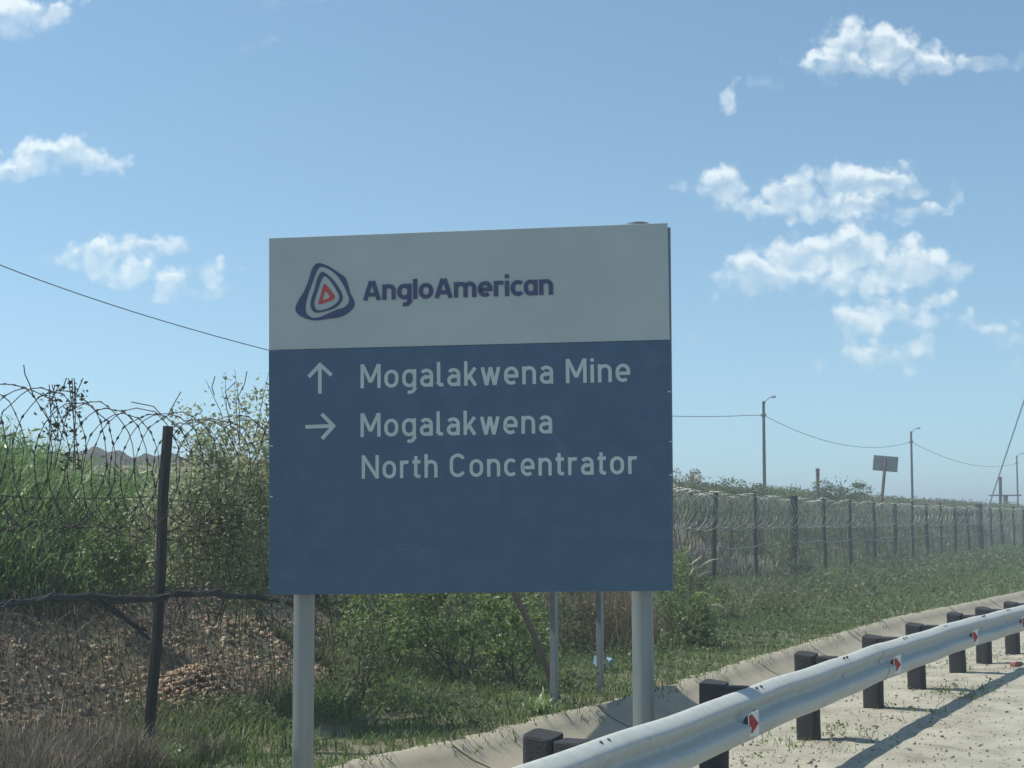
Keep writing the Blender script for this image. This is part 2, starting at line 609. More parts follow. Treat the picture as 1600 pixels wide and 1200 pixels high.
dr_px = [(572, 1194), (620, 1182), (740, 1158), (866, 1122), (1022, 1085), (1130, 1049), (1211, 1023), (1280, 1004), (1333, 986), (1413, 964), (1520, 943), (1600, 925)]
dr_pts = np.array([on_z(u, v, 0.0)[:2] for u, v in dr_px])


def drain_far(y):
    y = np.asarray(y, float)
    x = np.interp(y, dr_pts[:, 1], dr_pts[:, 0])
    sl = 0.55
    x = x + np.minimum(y - dr_pts[0, 1], 0) * sl + np.maximum(y - dr_pts[-1, 1], 0) * 0.6
    return x


DRAIN_W = 1.55


def drain_near(y):
    return np.minimum(drain_far(y) + DRAIN_W, rail_x(y) - 0.45)


fence_nodes = np.array([(-7.0, -1.0), (-3.39, 9.8), (-2.84, 11.6), (-0.1, 21.0), (4.9, 37.0), (8.75, 46.5), (15.2, 60.0), (24.2, 77.0), (42.0, 106.0), (70.0, 150.0)])


def fence_x(y):
    return np.interp(y, fence_nodes[:, 1], fence_nodes[:, 0])


def sstep(a, b, x):
    t = np.clip((x - a) / (b - a), 0, 1)
    return t * t * (3 - 2 * t)


def bumpy(x, y, k=1.0):
    return (np.sin(x * 1.7 * k + 1.3) * np.cos(y * 1.3 * k + .4) + .6 * np.sin(x * 3.9 * k + y * 2.7 * k) + .35 * np.cos(x * 7.3 * k - y * 6.1 * k + 2)) / 1.95


def height(x, y):
    x = np.asarray(x, float)
    y = np.asarray(y, float)
    fx, d2, d1, rx = fence_x(y), drain_far(y), drain_near(y), rail_x(y)
    s = fx - x
    hb = np.interp(y, [3, 14, 20, 28, 38, 60, 110, 180], [1.0, 1.05, 1.35, 2.5, 3.25, 3.05, 2.7, 2.3])
    wd = np.interp(y, [3, 16, 40, 200], [2.3, 2.6, 7.5, 10])
    z = hb * sstep(.1, 1, s / wd) - hb * .5 * sstep(5, 18, s / wd)
    z = z + np.where(s > 0, .12 * bumpy(x, y, .8) * np.clip(s / 1.5, 0, 1), 0)
    verge = (s <= 0) & (x < d2)
    z = z + np.where(verge, .035 * bumpy(x, y, 1.5) * np.clip((d2 - x) / .4, 0, 1) + 0.03 * sstep(0, 2.5, d2 - x) * np.clip(1 + s / 1.0, 0, 1), 0)
    # drain hollow
    tt = np.clip((x - d2) / np.maximum(d1 - d2, .05), 0, 1)
    z = z - 0.34 * np.sin(np.pi * tt) ** .8
    # shoulder
    sh = (x >= d1)
    z = z + np.where(sh, .010 * bumpy(x, y, 1.9) + .008 * bumpy(x + 3, y, 5.1) + .015 * np.exp(-((x - rx + .1) / .5) ** 2), 0)
    z = z - np.where(x > rx + .5, np.minimum((x - rx - .5) * .02, .15), 0)
    return z


def sheet(name, m, cols_fn, ys, zoff):
    ys = np.asarray(ys)
    rows = []
    for y in ys:
        xs = cols_fn(y)
        z = height(xs, np.full(len(xs), y)) + zoff
        if name == 'ground':
            z = z - np.where((xs > float(drain_near(y)) + .04) & (xs < float(rail_x(y)) + 9), .05, 0)
        if name == 'road':
            z = z - .02 * np.clip(1 - (xs - xs[0]) / .35, 0, 1)
        rows.append(np.stack([xs, np.full(len(xs), y), z], 1))
    n = len(rows[0])
    V = np.concatenate(rows)
    i = np.arange(len(ys) - 1)[:, None] * n
    j = np.arange(n - 1)[None, :]
    a = (i + j).ravel()
    Q = np.stack([a, a + 1, a + 1 + n, a + n], 1)
    o = fast_mesh(name, V, Q, np.full(len(Q), .5), m, origin=np.zeros(3))
    o.data.polygons.foreach_set('use_smooth', [True] * len(Q))
    tag(o, kind='structure')
    return o


def seg(a, b, n):
    return np.linspace(a, b, n, endpoint=False)


ys_g = np.concatenate([[-400, -100, -30], np.arange(-6, 6, 1.0), np.arange(6, 30, .22), np.arange(30, 80, .7), np.arange(80, 200, 4), [220, 300, 500, 900, 1800, 4000]])


def ground_cols(y):
    fx, d2, d1, rx = float(fence_x(y)), float(drain_far(y)), float(drain_near(y)), float(rail_x(y))
    wd = 10 if y > 30 else 6
    return np.concatenate([[fx - 3000, fx - 600, fx - 150, fx - 60], seg(fx - 40, fx - wd, 10), seg(fx - wd, fx, 44), seg(fx, d2, 22), seg(d2, d1, 14), seg(d1, rx, 10), seg(rx, rx + 3.5, 18), [rx + 3.5, rx + 10, rx + 60, rx + 400, rx + 3000]])


sheet('ground', M['dirt'], ground_cols, ys_g, 0.0)
ys_s = np.concatenate([np.arange(-4, 6, 1.0), np.arange(6, 34, .18), np.arange(34, 120, 1.5)])
sheet('shoulder', M['sand'], lambda y: np.concatenate([np.linspace(float(drain_near(y)) + .02, float(rail_x(y)), 14), np.linspace(float(rail_x(y)) + .12, float(rail_x(y)) + 2.3 + .06 * math.sin(y * 2.1) + .05 * math.sin(y * 5.3), 26)]), ys_s, 0.006)
sheet('road', M['asphalt'], lambda y: np.linspace(float(rail_x(y)) + 1.95, float(rail_x(y)) + 9.5, 24), ys_s, 0.010)
sheet('drain', M['concrete'], lambda y: np.concatenate([[float(drain_far(y)) - .10 + float(rng.normal(0, .045))], np.linspace(float(drain_far(y)), float(drain_near(y)), 18), [float(drain_near(y)) + .08]]), ys_s, 0.02)

drn = bpy.data.objects['drain']
for yj in list(np.arange(7.2, 24, 2.35)) + list(np.arange(24, 60, 3.1)):
    mbj = MB()
    tj = np.linspace(0, 1, 20)
    yy_ = yj + .25 * tj + rng.normal(0, .006, 20)
    xj = np.array([float(drain_far(q)) for q in yy_]) * (1 - tj) + np.array([float(drain_near(q)) for q in yy_]) * tj
    zj = height(xj, yy_) + .0245
    w_ = .010 + .0006 * max(0, yj - 12)
    vs_ = [(a, b - w_, c) for a, b, c in zip(xj, yy_, zj)] + [(a, b + w_, c) for a, b, c in zip(xj, yy_, zj)]
    mbj.add(vs_, [(i, i + 1, 21 + i, 20 + i) for i in range(19)])
    oj = mbj.build('drain_joint', M['dirt'], drn)

# far mine dump
mb = MB()
hn, hm = 90, 12
hp = []
for i in range(hn):
    t = i / (hn - 1)
    u = 60 + t * 700
    prof = np.interp(u, [60, 78, 90, 118, 140, 170, 200, 235, 262, 300, 420, 600, 760], [728, 722, 716, 712, 704, 704, 714, 716, 711, 716, 722, 728, 745])
    prof += 1.0 * math.sin(u * .31) + .8 * math.sin(u * .83) + .6 * math.sin(u * 1.9)
    for j in range(hm):
        s = j / (hm - 1)
        top = at_y(u, prof, 80)
        w = math.sin(math.pi * s) ** .8
        hp.append((top[0], 68 + 24 * s, 1.0 + (top[2] - 1.0) * w + .25 * math.sin(i * 1.3 + j * 2.1) * w))
V = np.array(hp)
a = (np.arange(hn - 1)[:, None] * hm + np.arange(hm - 1)[None, :]).ravel()
o = fast_mesh('hill', V, np.stack([a, a + hm, a + hm + 1, a + 1], 1), np.full(len(a), .5), M['hill'])
tag(o, kind='structure')

# ------------------------------------------------------------------ main direction sign
SE = np.array([1.0, -0.115, 0.0])
SE /= np.linalg.norm(SE)
SNORM = np.array([SE[1], -SE[0], 0.0])     # towards camera
S_REF = at_y(1047, 640, 9.70)


def sp(u, v, off=0.0):
    d = ray(u, v)
    t = (S_REF - CAM).dot(SNORM) / d.dot(SNORM)
    return CAM + d * t + SNORM * off


base_c = sp(737, 930)
sign = empty('direction_sign', (base_c[0], base_c[1], 0.0))
tag(sign, 'large two-tone mine direction sign, grey-white header above navy panel, on two round steel posts', 'road sign')
DEPTH = 0.045
mb = MB().prism([sp(420, 547), sp(1046.5, 531), sp(1043, 348), sp(420, 372)], -SNORM * DEPTH)
hdr = mb.build('header_panel', M['white_panel'], sign, bevel=.003)
mb = MB().prism([sp(421, 929.5, .004), sp(1050.5, 923, .004), sp(1047.5, 531.6, .004), sp(420, 547.6, .004)], -SNORM * (DEPTH + .006))
blu = mb.build('blue_panel', M['blue_panel'], sign, bevel=.003)
# rear tray edge seen at the right
mb = MB()
mb.prism([sp(1040, 920, -DEPTH - .006), sp(1053, 920, -DEPTH - .006), sp(1047.6, 353, -DEPTH - .006), sp(1034, 353, -DEPTH - .006)], -SNORM * .03)
mb.build('edge_channel', M['galv_dull'], sign)
mb = MB()
for vv in (470, 640, 800):
    MB().prism([sp(428, vv + 8 + 8, -DEPTH - .004), sp(1036, vv + 8, -DEPTH - .004), sp(1036, vv - 8, -DEPTH - .004), sp(428, vv - 8 + 8, -DEPTH - .004)], -SNORM * .03).build('back_rail', M['galv_dull'], sign)
PR = 0.0715
for (uc, vtop) in ((471.5, 372), (995.5, 344.5)):
    top = sp(uc, vtop, -(DEPTH + .04 + PR))
    zg = float(height(top[0], top[1]))
    n = 28
    pts = [np.array([top[0], top[1], z]) for z in np.linspace(zg - .6, top[2], 8)]
    pst = MB().tube(pts, PR, n).build('post', M['galv_post'], sign, smooth=False)
    pst.data.polygons.foreach_set('use_smooth', [len(p.vertices) == 4 for p in pst.data.polygons])
    cp = MB().tube([top + (0, 0, -.035), top + (0, 0, .008), top + (0, 0, .016)], [PR + .006, PR + .006, PR * .7], n).build('post_cap', M['galv_post'])
    COL.objects.unlink(cp)
    COL.objects.link(cp)
    cp.parent = pst
    cp.location = np.array(cp.location) - np.array(sign.location)
mb = MB()
for (u, v) in ((1046, 612), (1048.5, 690), (1048.5, 742), (424, 697), (424, 776), (1043.5, 470)):
    p = sp(u, v, .006)
    MB().prism([p - SE * .011 - (0, 0, .004), p + SE * .011 - (0, 0, .004), p + SE * .011 + (0, 0, .004), p - SE * .011 + (0, 0, .004)], -SNORM * .004).build('clip', M['white_print'], sign)
for (ul, vl, ur, vr) in ((421, 697, 1048.5, 690), (421, 776, 1049, 769), (421, 855, 1050, 848)):
    MB().prism([sp(ul, vl, .0052), sp(ur, vr, .0052), sp(ur, vr, .0052) + np.array((0, 0, .003)), sp(ul, vl, .0052) + np.array((0, 0, .003))], -SNORM * .001).build('panel_seam', M['seam'], sign)
mb = MB()
pp = [sp(490, 853.5, .0062), sp(560, 853, .0062), sp(610, 852, .0062), sp(656, 851.5, .0062)]
for a_, b_ in zip(pp[:-1], pp[1:]):
    mb.prism([a_, b_, b_ + np.array((0, 0, .0035)), a_ + np.array((0, 0, .0035))], -SNORM * .0012)
mb.build('seam_glint', M['seam_glint'], sign)


# --- lettering: each glyph is drawn as pen strokes of constant width
def arc(cx, cy, rx, ry, a0, a1, n=10):
    return [(cx + rx * math.cos(R(a)), cy + ry * math.sin(R(a))) for a in np.linspace(a0, a1, n)]


def glyphs(w, x, bold=False):
    h = w / 2
    g = {}
    ow = .585 if not bold else .70
    l, r = h, ow - h
    cx = ow / 2
    rr = (r - l) / 2
    b, t = h * .92, x - h * .92
    ry = min(rr * 1.08, (t - b) / 2)
    oval = arc(cx, t - ry, rr, ry, 0, 180, 14) + arc(cx, b + ry, rr, ry, 180, 360, 14)
    g['o'] = (ow, [(oval, True)])
    nw = .56 if not bold else .66
    nr = nw - h
    nrad = (nr - h) / 2
    arch = [(h, t - nrad * 1.3)] + arc((h + nr) / 2, t - nrad * 1.0, nrad, nrad * 1.0, 165, 0, 12) + [(nr, 0)]
    g['n'] = (nw, [([(h, 0), (h, x)], False), (arch, False)])
    g['h'] = (nw, [([(h, 0), (h, 1.0)], False), (arch, False)])
    m2 = nr + (nr - h) * .92
    arch2 = [(nr, t - nrad * 1.3)] + arc((m2 + nr) / 2, t - nrad * 1.0, (m2 - nr) / 2, nrad * 1.0, 165, 0, 12) + [(m2, 0)]
    g['m'] = (m2 + h, [([(h, 0), (h, x)], False), (arch, False), (arch2, False)])
    aw = .54 if not bold else .66
    ar = aw - h
    if bold:   # single storey
        arr = (ar - h) / 2
        bowl = arc((ar + h) / 2, t - arr, arr, arr, 0, 180, 12) + arc((ar + h) / 2, b + arr, arr, arr, 180, 360, 12)
        g['a'] = (aw, [(bowl, True), ([(ar, 0), (ar, x)], False)])
    else:
        rad = (ar - h) / 2
        top = arc(h + rad * .95, t - rad * .95, rad * 1.05, rad * .95, 148, 0, 12)
        top = [(p[0] + (ar - (h + rad * 2.0)), p[1]) for p in top] + [(ar, 0)]
        my = x * .545
        br = (my - b) / 2
        bowl = [(ar, my), (h + br, my)] + arc(h + br, b + br, br, br, 90, 270, 10) + [(ar - .13, b)] + [(ar, b + .075)]
        g['a'] = (aw, [(top, False), (bowl, False)])
    gr = (r - l) / 2
    dsc = -.215 if not bold else -.27
    gb = oval
    tail = [(r, x), (r, dsc + gr * .75)] + arc(r - gr * .95, dsc + gr * .75, gr * .95, gr * .75, 0, -112, 9)
    g['g'] = (ow, [(gb, True), (tail, False)])
    my = x * .5
    ee = [(l + .0, my - .02), (r - .0, my - .02)] + arc(cx, t - ry, rr, ry, 0, 180, 14) + arc(cx, b + ry, rr, ry, 180, 312, 12)
    g['e'] = (ow, [(ee, False)])
    g['c'] = (ow * (.93 if not bold else .80), [(arc(cx, t - ry, rr, ry, 42, 180, 12) + arc(cx, b + ry, rr, ry, 180, 318, 12), False)])
    if bold:
        g['l'] = (w, [([(h, 0), (h, 1.04)], False)])
    else:
        g['l'] = (.27, [([(h, 1.02), (h, b + .10)] + arc(h + .10, b + .10, .10, .10, 180, 270, 6) + [(.27, b)], False)])
    g['i'] = (w, [([(h, 0), (h, x)], False), ([(h, x + .12), (h, x + .12 + w * .95)], False)])
    g['k'] = (.53, [([(h, 0), (h, 1.02)], False), ([(h + .03, x * .33), (.46, x)], False), ([(.215, x * .56), (.47, 0)], False)])
    q = .165
    g['w'] = (.80, [([(.065, x), (.235, 0)], False), ([(.235, 0), (.40, x)], False), ([(.40, x), (.565, 0)], False), ([(.565, 0), (.735, x)], False)])
    rw = .37 if not bold else .46
    g['r'] = (rw, [([(h, 0), (h, x)], False), ([(h, t - .17)] + arc(h + .19, t - .16, .19, .16, 160, 75, 8) + [(rw, t - .02)], False)])
    g['t'] = (.36, [([(.15, .93), (.15, b + .10)] + arc(.25, b + .10, .10, .10, 180, 270, 6) + [(.35, b)], False), ([(.0, x - h * .9), (.35, x - h * .9)], False)])
    Mw = .84
    g['M'] = (Mw, [([(h, 0), (h, 1)], False), ([(Mw - h, 0), (Mw - h, 1)], False), ([(h + .015, .985), (Mw / 2, .24)], False), ([(Mw - h - .015, .985), (Mw / 2, .24)], False)])
    Nw = .74
    g['N'] = (Nw, [([(h, 0), (h, 1)], False), ([(Nw - h, 0), (Nw - h, 1)], False), ([(h, .96), (Nw - h, .04)], False)])
    Cw = .68
    crx = Cw / 2 - h
    g['C'] = (Cw, [(arc(Cw / 2, 1 - h - crx, crx, crx, 25, 180, 12) + arc(Cw / 2, h + crx, crx, crx, 180, 335, 12), False)])
    Aw = .80 if not bold else .86
    g['A'] = (Aw, [([(h * .9, 0), (Aw / 2 - .045, 1)], False), ([(Aw - h * .9, 0), (Aw / 2 + .045, 1)], False), ([(Aw * .27, .30), (Aw * .73, .30)], False)])
    return g


def stroke_quads(pts, w, closed):
    p = np.array(pts, float)
    n = len(p)
    L, Rr = [], []
    for i in range(n):
        if closed:
            a, b = p[(i - 1) % n], p[(i + 1) % n]
            d0, d1 = p[i] - a, b - p[i]
        else:
            d0 = p[i] - p[i - 1] if i > 0 else p[1] - p[0]
            d1 = p[i + 1] - p[i] if i < n - 1 else p[-1] - p[-2]
        d0 = d0 / (np.linalg.norm(d0) + 1e-9)
        d1 = d1 / (np.linalg.norm(d1) + 1e-9)
        n0 = np.array([-d0[1], d0[0]])
        n1 = np.array([-d1[1], d1[0]])
        m = n0 + n1
        m /= np.linalg.norm(m) + 1e-9
        k = 1 / max(.55, m.dot(n0))
        L.append(p[i] + m * w / 2 * k)
        Rr.append(p[i] - m * w / 2 * k)
    qs = []
    for i in range(n if closed else n - 1):
        j = (i + 1) % n
        qs.append((Rr[i], Rr[j], L[j], L[i]))
    return qs


def write(text, p_start, p_end, cap_px, w, x, bold, gap, m, name):
    """p_start/p_end: photograph positions of the ends of the baseline; cap_px cap height"""
    g = glyphs(w, x, bold)
    tot = 0
    for i, ch in enumerate(text):
        tot += .36 if ch == ' ' else g[ch][0] + gap
    tot -= gap
    A, B = sp(*p_start), sp(*p_end)
    up = sp(p_start[0], p_start[1] - cap_px) - A
    ex = (B - A) / tot
    mb = MB()
    x0 = 0
    for ch in text:
        if ch == ' ':
            x0 += .36
            continue
        wd, strokes = g[ch]
        for k, (pts, closed) in enumerate(strokes):
            off = .0056 + .0004 * k
            vs, fs = [], []
            for q in stroke_quads(pts, w, closed):
                b = len(vs)
                vs += [A + ex * (x0 + a[0]) + up * a[1] + SNORM * off for a in q]
                fs.append((b, b + 1, b + 2, b + 3))
            mb.add(vs, fs)
        x0 += wd + gap
    return mb.build(name, m, sign)


write('Mogalakwena Mine', (563.6, 606.8), (985, 596.4), 37.2, .142, .745, False, .155, M['white_print'], 'lettering')
write('Mogalakwena', (563.6, 683.0), (863, 677.0), 37.0, .142, .745, False, .155, M['white_print'], 'lettering')
write('North Concentrator', (565.5, 748.2), (995.5, 740.5), 36.6, .142, .745, False, .165, M['white_print'], 'lettering')
write('AngloAmerican', (567.6, 469.8), (864.4, 460.6), 30.0, .208, .80, True, .065, M['navy_print'], 'lettering')


def arrow(segs, wpx, name='arrow'):
    mb = MB()
    for k, (a, b) in enumerate(segs):
        a, b = np.array(a, float), np.array(b, float)
        d = (b - a) / np.linalg.norm(b - a)
        nn = np.array([-d[1], d[0]]) * wpx / 2
        mb.add([sp(*(a - nn), .0056 + .0004 * k), sp(*(b - nn), .0056 + .0004 * k), sp(*(b + nn), .0056 + .0004 * k), sp(*(a + nn), .0056 + .0004 * k)], [(0, 1, 2, 3)])
    return mb.build(name, M['white_print'], sign)


arrow([((500.2, 615), (500, 568)), ((482.6, 589), (501.5, 568.6)), ((518.4, 586.5), (498.5, 568.2))], 5.8)
arrow([((477.5, 667), (521, 665.6)), ((503, 646.8), (522.8, 667.2)), ((503.6, 685.6), (522.6, 664.2))], 5.8)


# --- emblem rings
def closed_curve(pts, n=72):
    p = np.array(pts, float)
    k = len(p)
    out = []
    for i in range(k):
        p0, p1, p2, p3 = p[(i - 1) % k], p[i], p[(i + 1) % k], p[(i + 2) % k]
        for t in np.linspace(0, 1, 12, endpoint=False):
            out.append(.5 * ((2 * p1) + (-p0 + p2) * t + (2 * p0 - 5 * p1 + 4 * p2 - p3) * t * t + (-p0 + 3 * p1 - 3 * p2 + p3) * t ** 3))
    out = np.array(out)
    return out


def by_angle(curve, c, angs):
    d = curve - c
    a = np.unwrap(np.arctan2(d[:, 1], d[:, 0]))
    if a[-1] < a[0]:
        a, d = a[::-1], d[::-1]
    r = np.hypot(d[:, 0], d[:, 1])
    am = np.concatenate([a - 2 * np.pi, a, a + 2 * np.pi])
    rm = np.concatenate([r, r, r])
    o = np.argsort(am)
    rad = np.interp(angs, am[o], rm[o])
    return np.stack([c[0] + rad * np.cos(angs), c[1] + rad * np.sin(angs)], 1)


def ring(outer, inner, c, m, name, parent, off=.004):
    angs = np.linspace(-np.pi, np.pi, 120, endpoint=False)
    O = by_angle(closed_curve(outer), np.array(c), angs)
    I = by_angle(closed_curve(inner), np.array(c), angs)
    f = lambda q: sp(q[0] / 3.636 + 440, q[1] / 3.636 + 390, off)
    n = len(angs)
    vs = [f(q) for q in O] + [f(q) for q in I]
    fs = [(i, (i + 1) % n, n + (i + 1) % n, n + i) for i in range(n)]
    return MB().add(vs, fs).build(name, m, parent)


ring([(215, 77), (262, 92), (310, 122), (362, 160), (380, 205), (392, 250), (413, 292), (410, 330), (372, 365), (325, 386), (262, 394), (195, 403), (135, 391), (92, 366), (79, 335), (95, 292), (128, 238), (152, 180), (170, 120), (188, 88)],
     [(234, 99), (268, 112), (310, 143), (345, 190), (372, 245), (384, 292), (356, 328), (310, 343), (262, 364), (215, 384), (172, 386), (143, 362), (137, 322), (152, 255), (178, 185), (202, 122), (215, 103)], (258, 260), M['navy_print'], 'emblem_outer_ring', sign)
ring([(228, 127), (250, 135), (285, 163), (322, 210), (347, 262), (342, 294), (308, 330), (245, 352), (195, 359), (169, 335), (166, 295), (186, 228), (206, 158)],
     [(240, 154), (256, 156), (282, 186), (312, 232), (328, 270), (316, 300), (272, 330), (215, 345), (190, 328), (188, 292), (208, 230), (226, 175)], (252, 262), M['navy_print'], 'emblem_middle_ring', sign)
ring([(244, 197), (258, 204), (280, 232), (303, 265), (292, 286), (250, 301), (212, 311), (216, 282), (228, 240), (236, 206)],
     [(251, 236), (262, 248), (273, 265), (266, 278), (248, 284), (234, 290), (238, 268), (245, 246)], (251, 262), M['red_print'], 'emblem_red_core', sign)

# second sign behind the big one: its posts show below the navy panel, its shadow lies in the drain
bp1, bp2 = on_z(866, 1076, .17), on_z(938, 1056, .17)
bs = empty('road_sign', ((bp1[0] + bp2[0]) / 2, (bp1[1] + bp2[1]) / 2, 0))
tag(bs, 'second road sign behind the navy panel, only its two slim dark grey posts in view', 'road sign')
bdir = (bp2 - bp1)
bdir[2] = 0
blen = np.linalg.norm(bdir)
bdir /= blen
bnor = np.array([bdir[1], -bdir[0], 0])
for b in (bp1, bp2):
    MB().box((b[0], b[1], 1.4), (.075, .06, 3.4), [bdir, bnor, (0, 0, 1)]).build('post', M['galv_dull'], bs, bevel=.006)
bc = (bp1 + bp2) / 2
pc = bc - bdir * .50
MB().box((pc[0] - bnor[0] * .27, pc[1] - bnor[1] * .27, 2.16), (3.3, .03, 2.0), [bdir, bnor, (0, 0, 1)]).build('panel', M['sign_back'], bs, bevel=.004)
for zz in (1.4, 2.8):
    MB().box((bc[0] - bnor[0] * .14, bc[1] - bnor[1] * .14, zz), (1.7, .22, .05), [bdir, bnor, (0, 0, 1)]).build('panel_bracket', M['galv_dull'], bs)

# ------------------------------------------------------------------ guardrail
grd = empty('guardrail', (float(rail_x(12)), 12.0, 0))
tag(grd, 'silver W-beam guardrail on dark timber posts with small red reflectors beside the road', 'guardrail')
ss = np.linspace(3.5, 62, 4000)
rc = np.stack([rail_x(ss), ss], 1)
cum = np.concatenate([[0], np.cumsum(np.linalg.norm(np.diff(rc, axis=0), axis=1))])


def rail_at(s):
    x = np.interp(s, cum, rc[:, 0])
    y = np.interp(s, cum, rc[:, 1])
    e = .05
    x2, y2 = np.interp(s + e, cum, rc[:, 0]), np.interp(s + e, cum, rc[:, 1])
    x1, y1 = np.interp(s - e, cum, rc[:, 0]), np.interp(s - e, cum, rc[:, 1])
    t = np.array([x2 - x1, y2 - y1, 0])
    t /= np.linalg.norm(t) + 1e-9
    nr = np.array([t[1], -t[0], 0])
    return np.array([x, y, 0.0]), t, nr


us = np.array([project(np.array([*rc[i], RAIL_Z]))[0] for i in range(0, 4000, 10)])


def s_of_u(u):
    return float(np.interp(u, us, cum[::10]))


half = [(-.004, .150), (.004, .156), (.018, .153), (.036, .141), (.054, .123), (.070, .104), (.080, .088), (.083, .074), (.079, .062), (.062, .046), (.036, .028), (.018, .014), (.013, 0.0)]
TILT = R(16)
prof0 = half + [(d, -z) for d, z in half[-2::-1]]


def tilt(d, z):
    return d * math.cos(TILT) - z * math.sin(TILT), z * math.cos(TILT) + d * math.sin(TILT)


prof = [tilt(d, z) for d, z in prof0]
BZ = RAIL_Z - .156


def beam(s0, s1, off, name, m, step=.16, thick=.004):
    S = np.linspace(s0, s1, max(2, int((s1 - s0) / step) + 1))
    mb = MB()
    k = len(prof)
    vs, fs = [], []
    for side in (0, 1):
        for s in S:
            p, t, nr = rail_at(s)
            wob = .004 * math.sin(s * 1.9) + .003 * math.sin(s * 4.3)
            for d, z in prof:
                vs.append(p + nr * (d + off - side * thick) + np.array([0, 0, BZ + z * (1 - side * .012) + wob]))
    n = len(S)
    for i in range(n - 1):
        for j in range(k - 1):
            a = i * k + j
            fs.append((a, a + k, a + k + 1, a + 1))
            b = n * k + i * k + j
            fs.append((b, b + 1, b + k + 1, b + k))
    for e in (0, n - 1):
        for j in range(k - 1):
            a, b = e * k + j, n * k + e * k + j
            fs.append((a, a + 1, b + 1, b) if e == 0 else (a, b, b + 1, a + 1))
    for i in range(n - 1):
        for j in (0, k - 1):
            a, b = i * k + j, n * k + i * k + j
            fs.append((a, b, b + k, a + k) if j == 0 else (a, a + k, b + k, b))
    mb.add(vs, fs)
    o = mb.build(name, m, grd, smooth=True)
    md = o.modifiers.new('edge', 'EDGE_SPLIT')
    md.split_angle = R(50)
    return o


s_sp = s_of_u(1160)
SECT = 4.13
cuts = [s_sp + SECT * k for k in range(-2, 12)]
for k in range(len(cuts) - 1):
    if cuts[k] < .5:
        continue
    beam(cuts[k] - .30, cuts[k + 1] + .02, .0 if k % 2 == 0 else .007, 'beam', M['galv'])
# posts
post_u = [849, 1113, 1261, 1362, 1430, 1494, 1535, 1580]
sgrid = np.linspace(.5, cum[-1] - 1, 3000)
pu = np.array([project(rail_at(q)[0] - rail_at(q)[2] * .27 + np.array([0, 0, .7]))[0] for q in sgrid])
ps = [float(np.interp(u, pu, sgrid)) for u in post_u]
ps = [ps[0] - 4.2, ps[0] - 2.1] + ps + [ps[-1] + 2.05 * k for k in range(1, 14)]
post_me = None
for i, s in enumerate(ps):
    if s < .3 or s > cum[-1] - .5:
        continue
    p, t, nr = rail_at(s)
    c = p - nr * .27
    zt = .685 + rng.uniform(-.012, .012)
    hw = .085
    lean = rng.normal(0, .012, 2)
    ring_ = []
    for k in range(20):
        th = 2 * math.pi * k / 20
        ex_ = (abs(math.cos(th)) ** .35) * math.copysign(1, math.cos(th))
        ey_ = (abs(math.sin(th)) ** .35) * math.copysign(1, math.sin(th))
        ring_.append(t * ex_ * hw + nr * ey_ * hw)
    vs, fs = [], []
    zl = [-.35, .0, .25, .5, zt - .008, zt]
    for li, z in enumerate(zl):
        sc_ = .965 if li == len(zl) - 1 else 1.0
        for r_ in ring_:
            vs.append(c + r_ * sc_ + np.array([lean[0] * z, lean[1] * z, z + (r_.dot(t) * .10 + (.012 if r_.dot(nr) < 0 else 0) if li >= 4 else 0)]))
    for li in range(len(zl) - 1):
        for k in range(20):
            k2 = (k + 1) % 20
            fs.append((li * 20 + k, li * 20 + k2, (li + 1) * 20 + k2, (li + 1) * 20 + k))
    fs.append(tuple((len(zl) - 1) * 20 + k for k in range(20)))
    po = MB().add(vs, fs).build('post', M['timber'], grd)
    bl = MB().box(c + nr * (hw + .075) + np.array([0, 0, .508]), (.15, .150, .34), [t, nr, (0, 0, 1)])
    bo = bl.build('spacer_block', M['timber'], grd, bevel=.01)
    bo.parent = po
    # bolts and slots
    mb = MB()
    for (ds, d, z) in ((-.05, *tilt(.044, .135)), (.05, *tilt(.044, .135))):
        q, t2, n2 = rail_at(s + .12 + ds)
        MB().tube([q + n2 * (d + .002) + np.array([0, 0, BZ + z - .004]), q + n2 * (d + .010) + np.array([0, 0, BZ + z + .007])], .011, 6).build('slot_bolt', M['dark_edge'], grd)
    q, t2, n2 = rail_at(s)
    MB().tube([q + n2 * .010 + np.array([0, 0, BZ]), q + n2 * .026 + np.array([0, 0, BZ])], .021, 8).build('bolt', M['galv'], grd)
# reflectors in the trough
for u in (1151, 1382, 1507, 1586):
    s = s_of_u(u) - .02
    p, t, nr = rail_at(s)
    vdir = -p / np.linalg.norm(p)
    fdir = (-t * .62 + nr * .78)
    fdir /= np.linalg.norm(fdir)
    sd = np.cross((0, 0, 1), fdir)
    c = p + nr * .122 + np.array([0, 0, BZ - .030])
    f2 = lambda a, b, o: c + sd * a + np.array([0, 0, b]) + fdir * o
    f3 = f2
    f2 = lambda a, b, o: f3(a * 1.0 - .02, b * 1.0, o)
    rf = MB().prism([f2(-.027, -.074, 0), f2(.050, -.074, 0), f2(.050, .084, 0), f2(-.004, .070, 0), f2(-.027, .06, 0)], -fdir * .003).build('reflector', M['refl_white'], grd)
    rd = MB().prism([f2(-.026, -.046, .004), f2(-.004, -.056, .004), f2(.046, .003, .004), f2(-.004, .062, .004), f2(-.026, .050, .004)], -fdir * .003).build('red_arrow', M['refl_red'], grd)
    rd.parent = rf
    wb = MB().prism([f2(-.034, -.046, .0035), f2(-.0262, -.046, .0035), f2(-.0262, .050, .0035), f2(-.034, .050, .0035)], -fdir * .003).build('white_edge', M['refl_white'], grd)
    wb.parent = rf
    bk = MB().prism([f2(-.0342 + .036 * math.cos(a), .001 + .052 * math.sin(a), .003) for a in np.linspace(math.pi / 2, 3 * math.pi / 2, 12)], -fdir * .003).build('black_backing', M['black'], grd)
    bk.parent = rf

